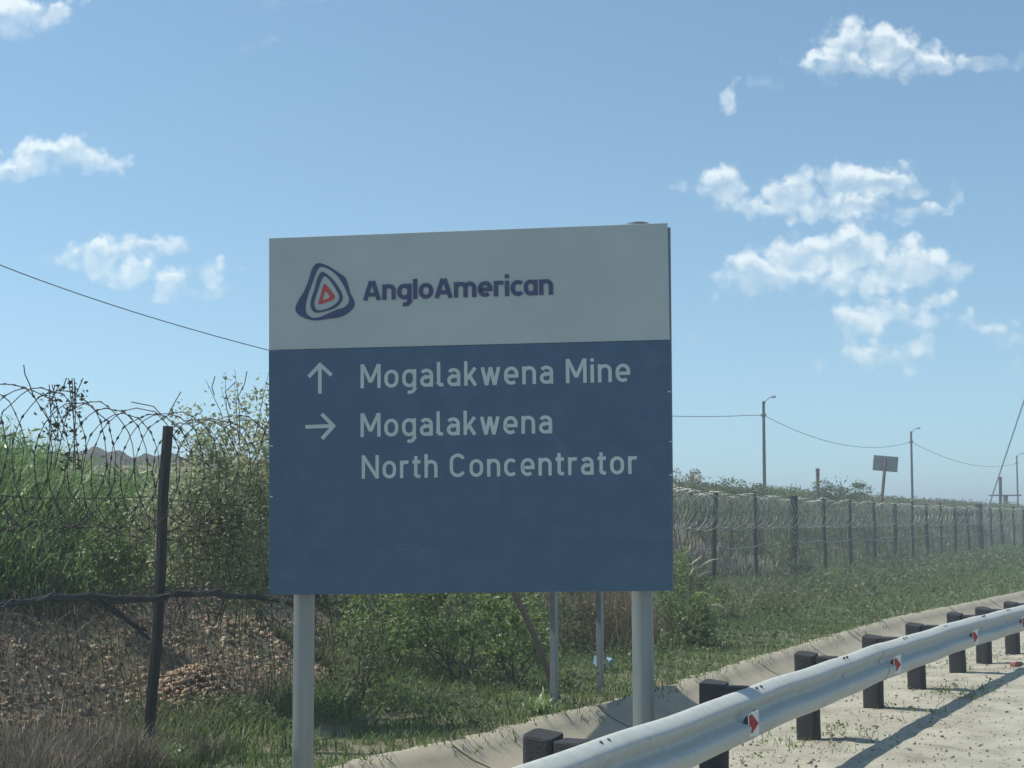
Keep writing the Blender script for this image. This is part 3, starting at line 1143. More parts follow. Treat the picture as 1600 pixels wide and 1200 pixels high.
# ------------------------------------------------------------------ fence
fen = empty('fence', (float(fence_x(20)), 20.0, 0))
tag(fen, 'long fence topped with coiled razor wire on dark posts below the bank', 'fence')


def fence_at_u(u, vref=800):
    d = ray(u, vref)
    k = d[0] / d[1]
    ysr = np.linspace(8, 150, 3000)
    i = np.argmin(np.abs(fence_x(ysr) - k * ysr))
    return float(fence_x(ysr[i])), float(ysr[i])


fpost = []      # (x, y, top z, thickness, lean dx)
fpost.append((*fence_at_u(238), 2.52, .088, .115))
for y_ in (14.6, 17.8, 21.0, 24.4, 27.9, 31.4):
    fpost.append((float(fence_x(y_)), y_, 2.45, .07, rng.normal(0, .04)))
for u, th in ((1111, .12), (1180, .11), (1236, .26), (1288, .12), (1327, .13), (1366, .13), (1396, .16), (1424, .10), (1448, .16), (1470, .10), (1491, .16), (1513, .14), (1531, .34), (1548, .12), (1566, .16), (1583, .12), (1597, .16)):
    x_, y_ = fence_at_u(u)
    fpost.append((x_, y_, 2.55 + rng.uniform(-.1, .08), th, rng.normal(0, .05)))
for (x_, y_, zt, th, ln) in fpost:
    zg = float(height(x_, y_))
    pts = [np.array([x_ + ln * t + .012 * math.sin(t * 9 + x_), y_, zg - .3 + (zt - zg + .3) * t]) for t in np.linspace(0, 1, 6)]
    MB().tube(pts, [th / 2 * q for q in (1.05, 1.0, 1, .98, .97, .95)], 8).build('post', M['fence_post'], fen)
for y_ in (6.2, 8.0):
    zg = 0
    MB().tube([(float(fence_x(y_)), y_, -.3), (float(fence_x(y_)) + .04, y_, 2.5)], .045, 8).build('post', M['fence_post'], fen)


def fpt(y, z, off=0.0):
    return np.array([float(fence_x(y)) + off, y, z])


# razor coil: a helix along the fence top, with barbs
def coil(y0, y1, pitch, rad, zc, sides, seg_n, wire_r, barb):
    L = math.hypot(1, .36)
    turns = (y1 - y0) * L / pitch
    n = int(turns * seg_n)
    th = np.linspace(0, turns * 2 * np.pi, n)
    y = np.linspace(y0, y1, n)
    dx = np.array([1, -.33, 0]) / math.hypot(1, .33)
    jitter = 1 + .06 * np.sin(th * .37) + .05 * np.sin(th * .13 + 1)
    sag = .06 * np.sin(y * 2 * np.pi / 3.1)
    P = np.stack([fence_x(y) + dx[0] * rad * .85 * jitter * np.cos(th), y + dx[1] * rad * .85 * jitter * np.cos(th), zc + sag * .5 + rad * jitter * np.sin(th)], 1)
    P += rng.normal(0, .006, P.shape)
    # tube
    T = np.gradient(P, axis=0)
    T /= np.linalg.norm(T, axis=1)[:, None]
    A = np.cross(T, np.array([0, 0, 1.0]) + .001)
    A /= np.linalg.norm(A, axis=1)[:, None] + 1e-9
    B = np.cross(T, A)
    rings = [P + (A * math.cos(2 * np.pi * k / sides) + B * math.sin(2 * np.pi * k / sides)) * wire_r for k in range(sides)]
    V = np.stack(rings, 1).reshape(-1, 3)
    i = np.arange(n - 1)[:, None] * sides
    k = np.arange(sides)[None, :]
    k2 = (k + 1) % sides
    Q = np.stack([i + k, i + k2, i + sides + k2, i + sides + k], -1).reshape(-1, 4)
    parts = [(V, Q, np.full(len(Q), .5))]
    if barb:
        st = P[::1]
        tt = T[::1]
        m_ = len(st)
        sd = A[::1] * np.cos(rng.uniform(0, 6.28, m_))[:, None] + B[::1] * np.sin(rng.uniform(0, 6.28, m_))[:, None]
        sd /= np.linalg.norm(sd, axis=1)[:, None] + 1e-9
        Vb = np.stack([st - tt * .030, st + sd * .010, st + tt * .030, st - sd * .010], 1).reshape(-1, 3)
        parts.append((Vb, np.arange(m_)[:, None] * 4 + np.array([[0, 1, 2, 3]]), np.full(m_, .5)))
    return parts


def coil_part(parts, m):
    V, Q, T = merge(parts)
    return fast_mesh('razor_coil', V, Q, T, m, fen)


coil_part(coil(7.0, 16.5, .21, .47, 2.17, 4, 30, .0038, True), M['wire'])
coil_part(coil(16.5, 34.0, .30, .46, 2.08, 3, 22, .004, True), M['wire_bright'])
coil_part(coil(34.0, 62.0, .45, .46, 2.02, 3, 18, .0045, True), M['wire_bright'])
coil_part(coil(62.0, 130.0, .8, .44, 2.0, 3, 14, .008, False), M['wire_bright'])
# mesh below: crinkled vertical and slanting wires
parts = []


def wires(y0, y1, step, r, zlo, zhi, nz, jit, slant):
    ys = np.arange(y0, y1, step)
    n = len(ys)
    t = np.linspace(0, 1, nz)
    sl = slant * np.where(np.arange(n) % 2 == 0, 1, -1)
    yy = ys[:, None] + sl[:, None] * t[None, :] + rng.normal(0, jit, (n, nz))
    zz = zlo + (zhi - zlo) * t[None, :] + 0 * yy
    zz = zz + height(fence_x(ys), ys)[:, None] * (1 - t)[None, :]
    xx = fence_x(yy) + rng.normal(0, jit * .4, (n, nz))
    P = np.stack([xx, yy, zz], -1)
    off = np.array([[.95, -.3, 0], [-.3, .1, .9], [-.6, .3, -.9]]) * r
    V = (P[:, :, None, :] + off[None, None]).reshape(-1, 3)
    b = (np.arange(n)[:, None, None] * nz + np.arange(nz - 1)[None, :, None]) * 3
    k = np.arange(3)[None, None, :]
    Q = np.stack([b + k, b + (k + 1) % 3, b + 3 + (k + 1) % 3, b + 3 + k], -1).reshape(-1, 4)
    return V, Q, np.full(len(Q), .5)


V, Q, T = merge([wires(6.5, 15, .06, .0034, .02, 1.95, 16, .026, .35), wires(15, 36, .22, .005, .02, 1.9, 10, .02, .5), wires(36, 120, .55, .008, .02, 1.8, 6, .02, .8)])
fast_mesh('wire_mesh', V, Q, T, M['wire'], fen)
mb = MB()
for z in (.55, 1.25, 1.95):
    yy = np.concatenate([np.arange(6, 34, .8), np.arange(34, 128, 2.2)])
    pts = [fpt(y, z + .03 * math.sin(y * 2.3) + .02 * math.sin(y * .9), .0) for y in yy]
    MB().tube(pts, .0035, 4).build('strand_wire', M['wire'], fen)
# galvanised slack cable along the right hand fence
mb = MB()
yy = np.arange(34, 120, .6)
mb.tube([fpt(y, 1.02 + .09 * abs(math.sin(y * .55)) + .03 * math.sin(y * 2.7), .05) for y in yy], .016, 4)
mb.build('slack_wire', M['galv_dull'], fen)

# thick black cables slung along the near fence
cab = MB()


def px_line(pts, yfun, n=40):
    pts = np.array(pts, float)
    d = np.concatenate([[0], np.cumsum(np.hypot(*np.diff(pts, axis=0).T))])
    t = np.linspace(0, d[-1], n)
    # smooth interpolation
    u = np.interp(t, d, pts[:, 0])
    v = np.interp(t, d, pts[:, 1])
    ker = np.ones(5) / 5
    vs = np.convolve(np.pad(v, 2, 'edge'), ker, 'valid')
    return [at_y(a, b, yfun(a)) for a, b in zip(u, vs)]


yf = lambda u: float(fence_at_u(max(u, -60))[1]) - .12 - .5 * float(np.clip((u - 240) / 60, 0, 1))
tri = [[(-60, 960), (0, 947), (60, 934), (130, 929), (190, 934), (245, 936), (300, 924), (350, 926), (400, 934), (455, 937), (468, 945), (474, 985), (476, 1040), (478, 1085)],
       [(-60, 958), (0, 945), (70, 936), (140, 933), (180, 945), (215, 940), (248, 930), (300, 928), (350, 930), (420, 937), (458, 937), (470, 950), (473, 990), (470, 1045), (466, 1090)],
       [(120, 931), (150, 940), (175, 955), (195, 968), (215, 980), (228, 984)],
       [(150, 936), (172, 948), (190, 962), (205, 975), (220, 988), (233, 1000)]]
for i, pl in enumerate(tri):
    pts = px_line(pl, yf)
    pts = [p + np.array([0, .01 * i, .006 * math.sin(k * 1.7 + i)]) for k, p in enumerate(pts)]
    cab.tube(pts, .017 if i < 2 else .014, 6)
# wrapping strands
base_pts = px_line(tri[0], yf, 120)
cab.tube([p + np.array([.02 * math.cos(k * .55), -.02, .022 * math.sin(k * .55)]) for k, p in enumerate(base_pts)], .007, 4)
tag(cab.build('cable', M['cable']), 'thick twisted black cable slung along the near fence at knee height, sagging at the post', 'cable')

# ------------------------------------------------------------------ lamp poles and overhead wires
LAMP_G = 'lamp poles along the bank'
lamps = [(1193, 627, 87, 'tall dark lamp pole just right of the big sign, nearest of the row'),
         (1423.5, 674, 116, 'lamp pole standing right of the small tilted board'),
         (1588.5, 712, 160, 'small far lamp pole at the right edge of the picture')]
tops = []
for (u, v, y, lab) in lamps:
    top = at_y(u, v, y)
    g = 1.8
    lp = empty('lamp_pole', (top[0], y, g))
    tag(lp, lab, 'lamp pole', LAMP_G)
    MB().tube([(top[0] - .06, y, g - .5), (top[0] - .03, y, (g + top[2]) / 2), top], [.105, .095, .08], 10).build('pole', M['pole'], lp)
    MB().tube([top + (0, 0, -.25), top + (.12, 0, .02), top + (.30, -.08, .18), top + (.44, -.10, .22)], .03, 6).build('bracket_arm', M['galv_dull'], lp)
    h0 = top + np.array([.42, -.10, .22])
    MB().tube([h0, h0 + (.07, -.01, .02), h0 + (.22, -.04, .04), h0 + (.30, -.05, .04)], [.03, .065, .07, .03], 8).build('lamp_head', M['galv_dull'], lp)
    MB().tube([top + (-.01, 0, -.75), top + (-.01, 0, -.9)], .16, 8).build('cable_clamp', M['dark_edge'], lp)
    tops.append(top + np.array([0, 0, -.82]))


def sag_line(a, b, sag, n=30):
    t = np.linspace(0, 1, n)
    P = a[None] * (1 - t)[:, None] + b[None] * t[:, None]
    P[:, 2] -= 4 * sag * t * (1 - t)
    return P


# overhead cable from a pole out of frame on the left, behind the big sign, to the first lamp pole
ua = [-160, 0, 105, 210, 315, 420, 640, 860, 1050, 1110, 1150, 1193]
va = [345, 412, 453, 489, 520, 547, 597, 634, 650, 652.5, 651, 646]
Yc = lambda u: float(np.interp(u, [-160, 1193], [34, 87]))
kn = [1 / Yc(-160), 1 / Yc(1193)]
uu = np.linspace(-160, 1193, 50)
cfv = np.polyfit(ua, va, 4)
pts = []
for u in uu:
    w_ = (u + 160) / 1353
    Y = 1 / (kn[0] * (1 - w_) + kn[1] * w_)
    pts.append(at_y(u, np.polyval(cfv, u), Y))
pts[-1] = tops[0]
tag(MB().tube(pts, [float(np.interp(p[1], [30, 87], [.013, .020])) for p in pts], 5).build('overhead_cable', M['cable']), 'long overhead cable sloping down from upper left to behind the big sign', 'cable', 'overhead cables')
mp = empty('lamp_pole', (pts[0][0], pts[0][1], 1.0))
tag(mp, 'lamp pole out of view at the left end of the sloping cable', 'lamp pole', LAMP_G)
MB().tube([(pts[0][0], pts[0][1], .3), pts[0] + (0, 0, .8)], [.15, .11], 10).build('pole', M['pole'], mp)
tag(MB().tube(sag_line(tops[0], tops[1], 1.05), .018, 5).build('overhead_cable', M['cable']), 'cable sagging between the nearest lamp pole and the next one', 'cable', 'overhead cables')
tag(MB().tube(sag_line(tops[1], tops[2], 1.0), .02, 5).build('overhead_cable', M['cable']), 'thin cable sagging between the two farther lamp poles', 'cable', 'overhead cables')

# stay wire at right
a0, a1 = at_y(1538, 812, 72), at_y(1600, 626, 72)
stay = MB().tube([a0, a1, a0 + (a1 - a0) * 1.25], .035, 5).build('stay_wire', M['galv_dull'])
tag(stay, 'straight slanting stay wire rising steeply to the right edge above the fence', 'wire')
e1 = a0 + (a1 - a0) * 1.25
tag(MB().tube([(e1[0] + .1, e1[1], 0), (e1[0] + .1, e1[1], e1[2] + .4)], [.17, .13], 10).build('utility_pole', M['pole']), 'utility pole out of view right, holding the slanting stay wire', 'pole')

# small board seen from behind on a leaning rusty post
BY = 60.0
brd = empty('notice_board', (at_y(1378, 790, BY)[0], BY, 2.0))
tag(brd, 'small grey board seen from behind, tilted on a leaning rusty post above the bank', 'sign')
pl = [at_y(1363.5, 734.5, BY), at_y(1402, 738, BY), at_y(1404, 714, BY), at_y(1365.5, 711, BY)]
MB().prism(pl, (0, .04, 0)).build('board', M['sign_back'], brd)
c0, c1 = at_y(1384, 716, BY - .06), at_y(1376.5, 795, BY - .06)
MB().tube([c1, c0], .065, 8).build('post', M['rust_post'], brd)
mb = MB()
for (va_, vb_) in ((716, 719), (730, 733)):
    MB().box((at_y(1384, (va_ + vb_) / 2, BY - .02)), (.9, .03, .05)).build('brace', M['sign_back'], brd)

# odd short posts on the skyline
for (u, v0, v1, y, r, name, lab, m) in ((1277.5, 733, 765, 70, .085, 'stub_post', 'short pale post with dark top poking above the bank beside the bush', 'rust_post'),
                                     (1563, 745, 800, 120, .13, 'timber_pole', 'thin dark pole with a crossarm standing between stay wire and far lamp pole', 'pole'),
                                     (1571, 775, 800, 110, .17, 'marker_post', 'short banded post low on the skyline beside the thin dark pole', 'rust_post')):
    t_, b_ = at_y(u, v0, y), at_y(u, v1, y)
    e = empty(name, (b_[0], y, b_[2]))
    tag(e, lab, 'post' if name != 'timber_pole' else 'pole')
    MB().tube([b_ - (0, 0, 1), t_], r, 8).build('shaft', M[m], e)
    if name == 'timber_pole':
        MB().box(t_ + np.array([.35, 0, -1.5]), (2.6, .09, .1)).build('crossarm', M['pole'], e)
    else:
        MB().tube([t_ - (0, 0, .12), t_ + (0, 0, .03)], r * 1.12, 8).build('cap', M['dark_edge'], e)
        MB().tube([t_ - (0, 0, .32), t_ - (0, 0, .2)], r * 1.06, 8).build('band', M['dark_edge'], e)


# ------------------------------------------------------------------ stones
def stones(n, pos_fn, smin, smax, flat=.7):
    base = np.array([(1, 1, 1), (1, 1, -1), (1, -1, 1), (1, -1, -1), (-1, 1, 1), (-1, 1, -1), (-1, -1, 1), (-1, -1, -1)], float) * .62
    faces = np.array([(0, 2, 3, 1), (4, 5, 7, 6), (0, 1, 5, 4), (2, 6, 7, 3), (0, 4, 6, 2), (1, 3, 7, 5)])
    P = pos_fn(n)
    n = len(P)
    s = smin * (smax / smin) ** (rng.uniform(0, 1, n) ** 1.8)
    B = base[None] * (1 + rng.uniform(-.65, .35, (n, 8, 3))) * rng.uniform(.6, 1.25, (n, 1, 3))
    a = rng.uniform(0, 6.28, n)
    tl = rng.uniform(-.7, .7, n)
    ca, sa = np.cos(a), np.sin(a)
    ct, st = np.cos(tl), np.sin(tl)
    X, Y, Z = B[..., 0], B[..., 1], B[..., 2] * flat
    Y2 = Y * ct[:, None] - Z * st[:, None]
    Z2 = Y * st[:, None] + Z * ct[:, None]
    X3 = X * ca[:, None] - Y2 * sa[:, None]
    Y3 = X * sa[:, None] + Y2 * ca[:, None]
    V = np.stack([X3, Y3, Z2], -1) * (s / 2)[:, None, None] + P[:, None, :]
    Q = (np.arange(n)[:, None, None] * 8 + faces[None]).reshape(-1, 4)
    return V.reshape(-1, 3), Q, np.repeat(rng.uniform(0, 1, n), 6)


def on_ground(x, y, dz=0.0):
    return np.stack([x, y, height(x, y) + dz], 1)


def rub_pos(n):
    y = rng.uniform(8.6, 21, n)
    s = rng.uniform(-.1, 4.6, n)
    return on_ground(fence_x(y) - s, y)


V, Q, T = stones(38000, rub_pos, .018, .115)
tag(fast_mesh('rubble', V, Q, T, M['rock']), 'brown broken stone covering the low bank behind the near fence', 'rubble', kind='stuff')


def heap_pos(n):
    c = on_z(330, 1120, 0.1)
    a = rng.uniform(0, 6.28, n)
    r = np.sqrt(rng.uniform(0, 1, n))
    x, y = c[0] - .18 + .48 * r * np.cos(a), c[1] + .35 + .55 * r * np.sin(a)
    p = on_ground(x, y)
    p[:, 2] += .48 * (1 - r ** 1.7) * rng.uniform(.85, 1, n)
    return p


V, Q, T = stones(2600, heap_pos, .03, .10)
tag(fast_mesh('stone_heap', V, Q, T, M['rock']), 'small heap of brown stones just right of the near fence post foot', 'stone heap')


def peb_pos(n):
    y = 7 + 20 * rng.uniform(0, 1, n) ** 1.6
    d = rng.uniform(-1.0, 2.2, n)
    x = rail_x(y) + d
    return on_ground(x, y, .01)


V, Q, T = stones(6500, peb_pos, .008, .038)
tag(fast_mesh('gravel', V, Q, T, M['pebble']), 'loose pebbles scattered over the sandy shoulder', 'gravel', kind='stuff')

# odd pieces
p = on_z(1588, 1042, .03)
MB_b = MB().box((p[0], p[1], .06), (.15, .08, .055), [(.8, .6, 0), (-.6, .8, 0), (0, 0, 1)])
tag(MB_b.build('brick', M['brick'], bevel=.012), 'broken reddish brick on the sandy shoulder at the right edge', 'brick')
p = on_z(945, 1046, .06)
mb = MB()
for k in range(14):
    c = p + np.array([rng.uniform(-.09, .09), rng.uniform(-.07, .07), .03 + rng.uniform(0, .08)])
    q = rng.normal(0, .035, (4, 3))
    mb.add([c + q[0], c + q[1] * .8, c - q[0], c - q[1] * .8], [(0, 1, 2, 3)])
tag(mb.build('plastic_litter', M['litter']), 'crumpled pale blue plastic lying in the grass between the slim posts', 'litter')

# ------------------------------------------------------------------ vegetation: stuff
def scatter(n, y0, y1, dfun0, dfun1, ypow=1.0):
    y = y0 + (y1 - y0) * rng.uniform(0, 1, n) ** ypow
    a, b = dfun0(y), dfun1(y)
    x = a + (b - a) * rng.uniform(0, 1, n)
    return x, y


def clump(x, y, k, thr):
    v = bumpy(x, y, k) + .5 * bumpy(x + 13, y - 7, k * 2.7)
    return v > thr


# reeds behind the near fence
n = 38000
x, y = scatter(n, 11.5, 21.0, lambda y: fence_x(y) - 9.0, lambda y: fence_x(y) - 2.1)
s = fence_x(y) - x
keep = rng.uniform(0, 1, n) < np.clip((s - 2.0) / .6, 0.06, 1)
x, y = x[keep], y[keep]
u_ = np.array([project((a, b, 2.0))[0] for a, b in zip(x, y)])
hh = np.interp(u_, [-100, 0, 60, 110, 160, 260, 450, 700], [1.95, 1.88, 1.72, 1.40, 1.30, 1.30, 1.4, 1.1]) * rng.uniform(.45, 1.0, len(x)) * (1 + .12 * bumpy(x, y, 2.2)) * np.clip((fence_x(y) - x - 1.6) / 2.0, .30, 1)
pos = on_ground(x, y)
V, Q, T = blades(pos, hh, rng.uniform(.012, .028, len(x)), rng.uniform(.1, .75, len(x)), rng.beta(2, 2.8, len(x)))
pl_ = np.repeat(pos, 2, 0)
nl = len(pl_)
V2, Q2, T2 = leaves(pl_ + np.stack([rng.normal(0, .09, nl), rng.normal(0, .09, nl), np.repeat(hh, 2) * rng.uniform(.15, .95, nl)], 1), rng.uniform(.06, .19, nl), rng.beta(1.6, 2.0, nl), up=.25, narrow=.2)
V, Q, T = merge([(V, Q, T), (V2, Q2, T2)])
tag(fast_mesh('reeds', V, Q, T, M['reed']), 'dense bright green reeds standing on the bank behind the near fence', 'reeds', kind='stuff')

# verge grass
xs, ys_ = [], []
x, y = scatter(42000, 9.3, 26, lambda y: fence_x(y) - .3, lambda y: drain_far(y) + .05 + .07 * np.sin(y * 3.7) + .05 * np.sin(y * 9.1), 1.3)
k = (clump(x, y, 1.1, -.38) | (y > 13.8)) & (rng.uniform(0, 1, len(x)) < np.interp(y, [9, 11.0, 13.5], [.22, .42, .9]))
xs.append(x[k]); ys_.append(y[k])
x2, y2 = scatter(46000, 24, 85, lambda y: fence_x(y) - .5, lambda y: drain_far(y) - .05, 1.4)
f_ = (drain_far(y2) - x2) / (drain_far(y2) - fence_x(y2))
lim = np.interp(y2, [24, 34, 50, 85], [.55, .42, .45, .5]) + .10 * bumpy(x2, y2, .5)
olive = f_ > lim
xo, yo = x2[olive], y2[olive]
fo = np.clip((yo - 20) / 50, 0, 1)
ho = rng.uniform(.06, .26, len(xo)) * (.7 + .4 * f_[olive]) * (1 + .45 * bumpy(xo, yo, .7)) * np.interp(yo, [24, 28, 36, 45, 80], [2.3, 1.9, 1.0, 1.0, 1.5])
V, Q, T = blades(on_ground(xo, yo), np.maximum(ho, .06), rng.uniform(.010, .020, len(xo)) * (1 + 2.4 * fo), rng.uniform(.3, 1.3, len(xo)), np.clip(rng.beta(2, 3, len(xo)) + .22 * bumpy(xo, yo, .6), 0, 1))
pl2 = on_ground(xo, yo)
pl2[:, 2] += ho * rng.uniform(.1, 1, len(xo))
A2 = leaves(pl2, rng.uniform(.05, .11, len(xo)) * (1 + fo), np.clip(rng.beta(2, 2.6, len(xo)) + .2 * bumpy(xo, yo, .6), 0, 1), up=.3, narrow=.5)
V, Q, T = merge([(V, Q, T), A2])
tag(fast_mesh('tangled_weeds', V, Q, T, M['berm_grass']), 'tangled olive weeds between the long fence and the green strip by the drain', 'weeds', kind='stuff')
xs.append(x2[~olive]); ys_.append(y2[~olive])
x, y = np.concatenate(xs), np.concatenate(ys_)
fr = np.clip((drain_far(y) - x) / (drain_far(y) - fence_x(y)), 0, 1)
h = rng.uniform(.05, .20, len(x)) * (.55 + 1.4 * fr ** 2.0) * (1 + .5 * (y > 26))
far = np.clip((y - 20) / 40, 0, 1)
V, Q, T = blades(on_ground(x, y), h, rng.uniform(.006, .014, len(x)) * (1 + 3.2 * far), rng.uniform(.2, 1.0, len(x)), np.clip(rng.beta(2, 3, len(x)) + .15 * bumpy(x, y, .9), 0, 1))
tag(fast_mesh('grass', V, Q, T, M['grass']), 'short green grass along the edge of the concrete drain', 'grass', kind='stuff')

# tall weeds along the foot of the right-hand fence
x, y = scatter(42000, 17, 95, lambda y: fence_x(y) - 1.5, lambda y: fence_x(y) + np.interp(y, [17, 40, 90], [.9, 2.2, 3.5]), 1.5)
dn = np.abs(x - fence_x(y))
h = rng.uniform(.08, .40, len(x)) * np.clip(1.2 - .28 * dn, .3, 1) * (.7 + .5 * bumpy(x * .6, y * .6, 1)) * np.interp(y, [17, 50, 90], [1, 1.1, 1.6])
far = np.clip((y - 20) / 50, 0, 1)
V, Q, T = blades(on_ground(x, y), np.maximum(h, .1), rng.uniform(.010, .022, len(x)) * (1 + 2.6 * far), rng.uniform(.1, .8, len(x)), np.clip(rng.beta(2, 3, len(x)) + .2 * bumpy(x, y, .5), 0, 1))
tag(fast_mesh('weeds', V, Q, T, M['berm_grass']), 'rank olive weeds along the foot of the long fence', 'weeds', kind='stuff')

# broad-leaved ground cover on the verge, in drifts
x, y = scatter(46000, 12.4, 75, lambda y: fence_x(y) - .8, lambda y: drain_far(y) - .12, 1.7)
k = (clump(x, y, .62, .0) | ((y > 17.5) & (y < 32) & clump(x, y, .8, -.75))) & (rng.uniform(0, 1, len(x)) < np.clip(1.25 - .9 * (x - fence_x(y)) / np.maximum(drain_far(y) - fence_x(y), .5), .15, 1))
x, y = x[k], y[k]
far = np.clip((y - 14) / 45, 0, 1)
p_ = on_ground(x, y)
hmax = (.08 + .30 * np.clip(bumpy(x, y, .62) + .35, 0, 1)) * np.interp(y, [12, 18, 22, 29, 36, 50, 75], [.9, 1.1, 1.75, 1.6, .65, .75, .85])
p_[:, 2] += hmax * rng.uniform(.05, 1, len(x)) ** .8
V, Q, T = leaves(p_, rng.uniform(.025, .06, len(x)) * (1 + 1.6 * far), np.clip(rng.beta(2, 2.4, len(x)) + .15 * bumpy(x, y, .9), 0, 1), up=.35, narrow=.55)
tag(fast_mesh('ground_cover', V, Q, T, M['shrub_dark']), 'leafy low weeds in drifts between the fence and the drain', 'weeds', kind='stuff')

# veld grass over the bank on the right
x, y = scatter(95000, 19, 125, lambda y: fence_x(y) - np.interp(y, [19, 40, 120], [5, 11, 16]), lambda y: fence_x(y) - .4, 1.35)
far = np.clip((y - 20) / 60, 0, 1)
h = rng.uniform(.10, .42, len(x)) * (1 + .45 * bumpy(x, y, .7)) * (1 + .5 * (rng.uniform(0, 1, len(x)) > .93))
pb = on_ground(x, y)
pb[:, 2] += h * rng.uniform(.1, .9, len(x))
LV = leaves(pb, rng.uniform(.05, .12, len(x)) * (1 + .8 * far), np.clip(rng.beta(2, 2.6, len(x)) + .3 * bumpy(x, y, .35), 0, 1), up=.4, narrow=.45)
V, Q, T = blades(on_ground(x, y), h, rng.uniform(.012, .024, len(x)) * (1 + 2.2 * far), rng.uniform(.2, 1.3, len(x)), np.clip(rng.beta(2, 2.8, len(x)) + .25 * bumpy(x, y, .35), 0, 1))
V, Q, T = merge([(V, Q, T), LV])
tag(fast_mesh('bank_grass', V, Q, T, M['berm_grass']), 'mixed dry and green grass covering the long bank behind the fence', 'grass', kind='stuff')

# pale seed heads on the crest next to the sign
cx = []
for u, v, nn_ in ((1060, 752, 800), (1085, 752, 900), (1115, 765, 600), (1165, 768, 260), (1220, 770, 260), (1545, 798, 260), (1580, 800, 260)):
    Y = 44 if u < 1200 else 92
    c = at_y(u, v, Y)
    pp = np.stack([c[0] + rng.normal(0, .45, nn_), Y + rng.normal(0, .8, nn_), np.zeros(nn_)], 1)
    pp[:, 2] = height(pp[:, 0], pp[:, 1])
    cx.append(pp)
pp = np.concatenate(cx)
V, Q, T = blades(pp, rng.uniform(.4, .95, len(pp)), rng.uniform(.03, .06, len(pp)), rng.uniform(.1, .7, len(pp)), rng.uniform(0, 1, len(pp)))
tag(fast_mesh('seed_grass', V, Q, T, M['pale_tuft']), 'pale seeding grass on the crest of the bank right of the big sign', 'grass', kind='stuff')

# sprigs growing through the rubble
x, y = scatter(2600, 9.4, 16.5, lambda y: fence_x(y) - 2.9, lambda y: fence_x(y) - .1)
k = clump(x, y, 2.4, .45)
x, y = x[k], y[k]
pp = on_ground(x, y)
A1 = blades(pp, rng.uniform(.12, .42, len(x)), rng.uniform(.006, .014, len(x)), rng.uniform(.1, .9, len(x)), rng.uniform(.2, .8, len(x)))
p3 = np.repeat(pp, 3, 0)
p3[:, 2] += rng.uniform(.02, .34, len(p3))
p3[:, :2] += rng.normal(0, .05, (len(p3), 2))
A2 = leaves(p3, rng.uniform(.02, .05, len(p3)), rng.beta(2, 2.4, len(p3)))
V, Q, T = merge([A1, A2])
tag(fast_mesh('rubble_weeds', V, Q, T, M['shrub_dark']), 'dull weeds growing through the brown broken stone', 'weeds', kind='stuff')

# tall pale grass between the sign and the fence
x, y = scatter(5200, 18, 33, lambda y: fence_x(y) + .1, lambda y: fence_x(y) * .45 + drain_far(y) * .55)
k = clump(x, y, .9, .25)
x, y = x[k], y[k]
V, Q, T = blades(on_ground(x, y), rng.uniform(.3, .85, len(x)), rng.uniform(.008, .016, len(x)), rng.uniform(.2, 1.0, len(x)), np.clip(rng.beta(2, 2.2, len(x)) + .15, 0, 1))
tag(fast_mesh('tall_grass', V, Q, T, M['berm_grass']), 'tall straggling pale grass on the verge just right of the big sign', 'grass', kind='stuff')

# dry brush at the near left, both sides of the fence
x, y = scatter(15000, 8.4, 11.6, lambda y: fence_x(y) - .7, lambda y: fence_x(y) + .75)
h = rng.uniform(.15, .62, len(x)) * np.clip(.75 + .5 * bumpy(x, y, 1.5), .2, 1.2) * np.interp(y, [8.4, 10.4, 11.6], [1.15, .95, .45])
V, Q, T = blades(on_ground(x, y), h, rng.uniform(.003, .008, len(x)), rng.uniform(.1, 1.1, len(x)), rng.beta(2, 2.6, len(x)))
x, y = scatter(2600, 11.6, 15.5, lambda y: fence_x(y) - 2.6, lambda y: fence_x(y) + .3)
h = rng.uniform(.1, .45, len(x))
A_ = blades(on_ground(x, y), h, rng.uniform(.004, .009, len(x)), rng.uniform(.1, 1.1, len(x)), rng.beta(2, 2.6, len(x)))
V, Q, T = merge([(V, Q, T), A_])
tag(fast_mesh('dry_grass', V, Q, T, M['dry']), 'grey-brown dry grass tangled round the foot of the near fence', 'dry grass', kind='stuff')

# sparse grass by the guardrail posts
x, y = scatter(16000, 8.5, 34, lambda y: rail_x(y) - 1.1, lambda y: rail_x(y) + .55, 1.2)
d = x - rail_x(y)
k = clump(x, y, 1.6, .45) & (rng.uniform(0, 1, len(x)) < np.clip(1.0 - np.abs(d + .35) * .9, .05, 1))
k |= (np.hypot(x - on_z(1520, 1085, 0)[0], (y - on_z(1520, 1085, 0)[1]) * .5) < .35)
x, y = x[k], y[k]
h = rng.uniform(.02, .10, len(x))
xc, yc = scatter(26000, 7.5, 30, lambda y: rail_x(y) - 1.0, lambda y: rail_x(y) + .5, 1.3)
kc = clump(xc, yc, 2.1, .62) & (rng.uniform(0, 1, len(xc)) < np.clip(1.1 - np.abs(xc - rail_x(yc) + .3) * .9, .05, 1))
pc_ = on_ground(xc[kc], yc[kc], .012)
pc_[:, 2] += rng.uniform(0, .035, len(pc_))
LC = leaves(pc_, rng.uniform(.015, .038, len(pc_)), rng.beta(2.4, 2, len(pc_)), up=.3, narrow=.6)
GB = blades(on_ground(x, y), h, rng.uniform(.004, .009, len(x)), rng.uniform(.3, 1.3, len(x)), rng.beta(2, 2.5, len(x)))
V, Q, T = merge([GB, LC])
tag(fast_mesh('shoulder_grass', V, Q, T, M['grass']), 'sparse low grass round the feet of the guardrail posts', 'grass', kind='stuff')


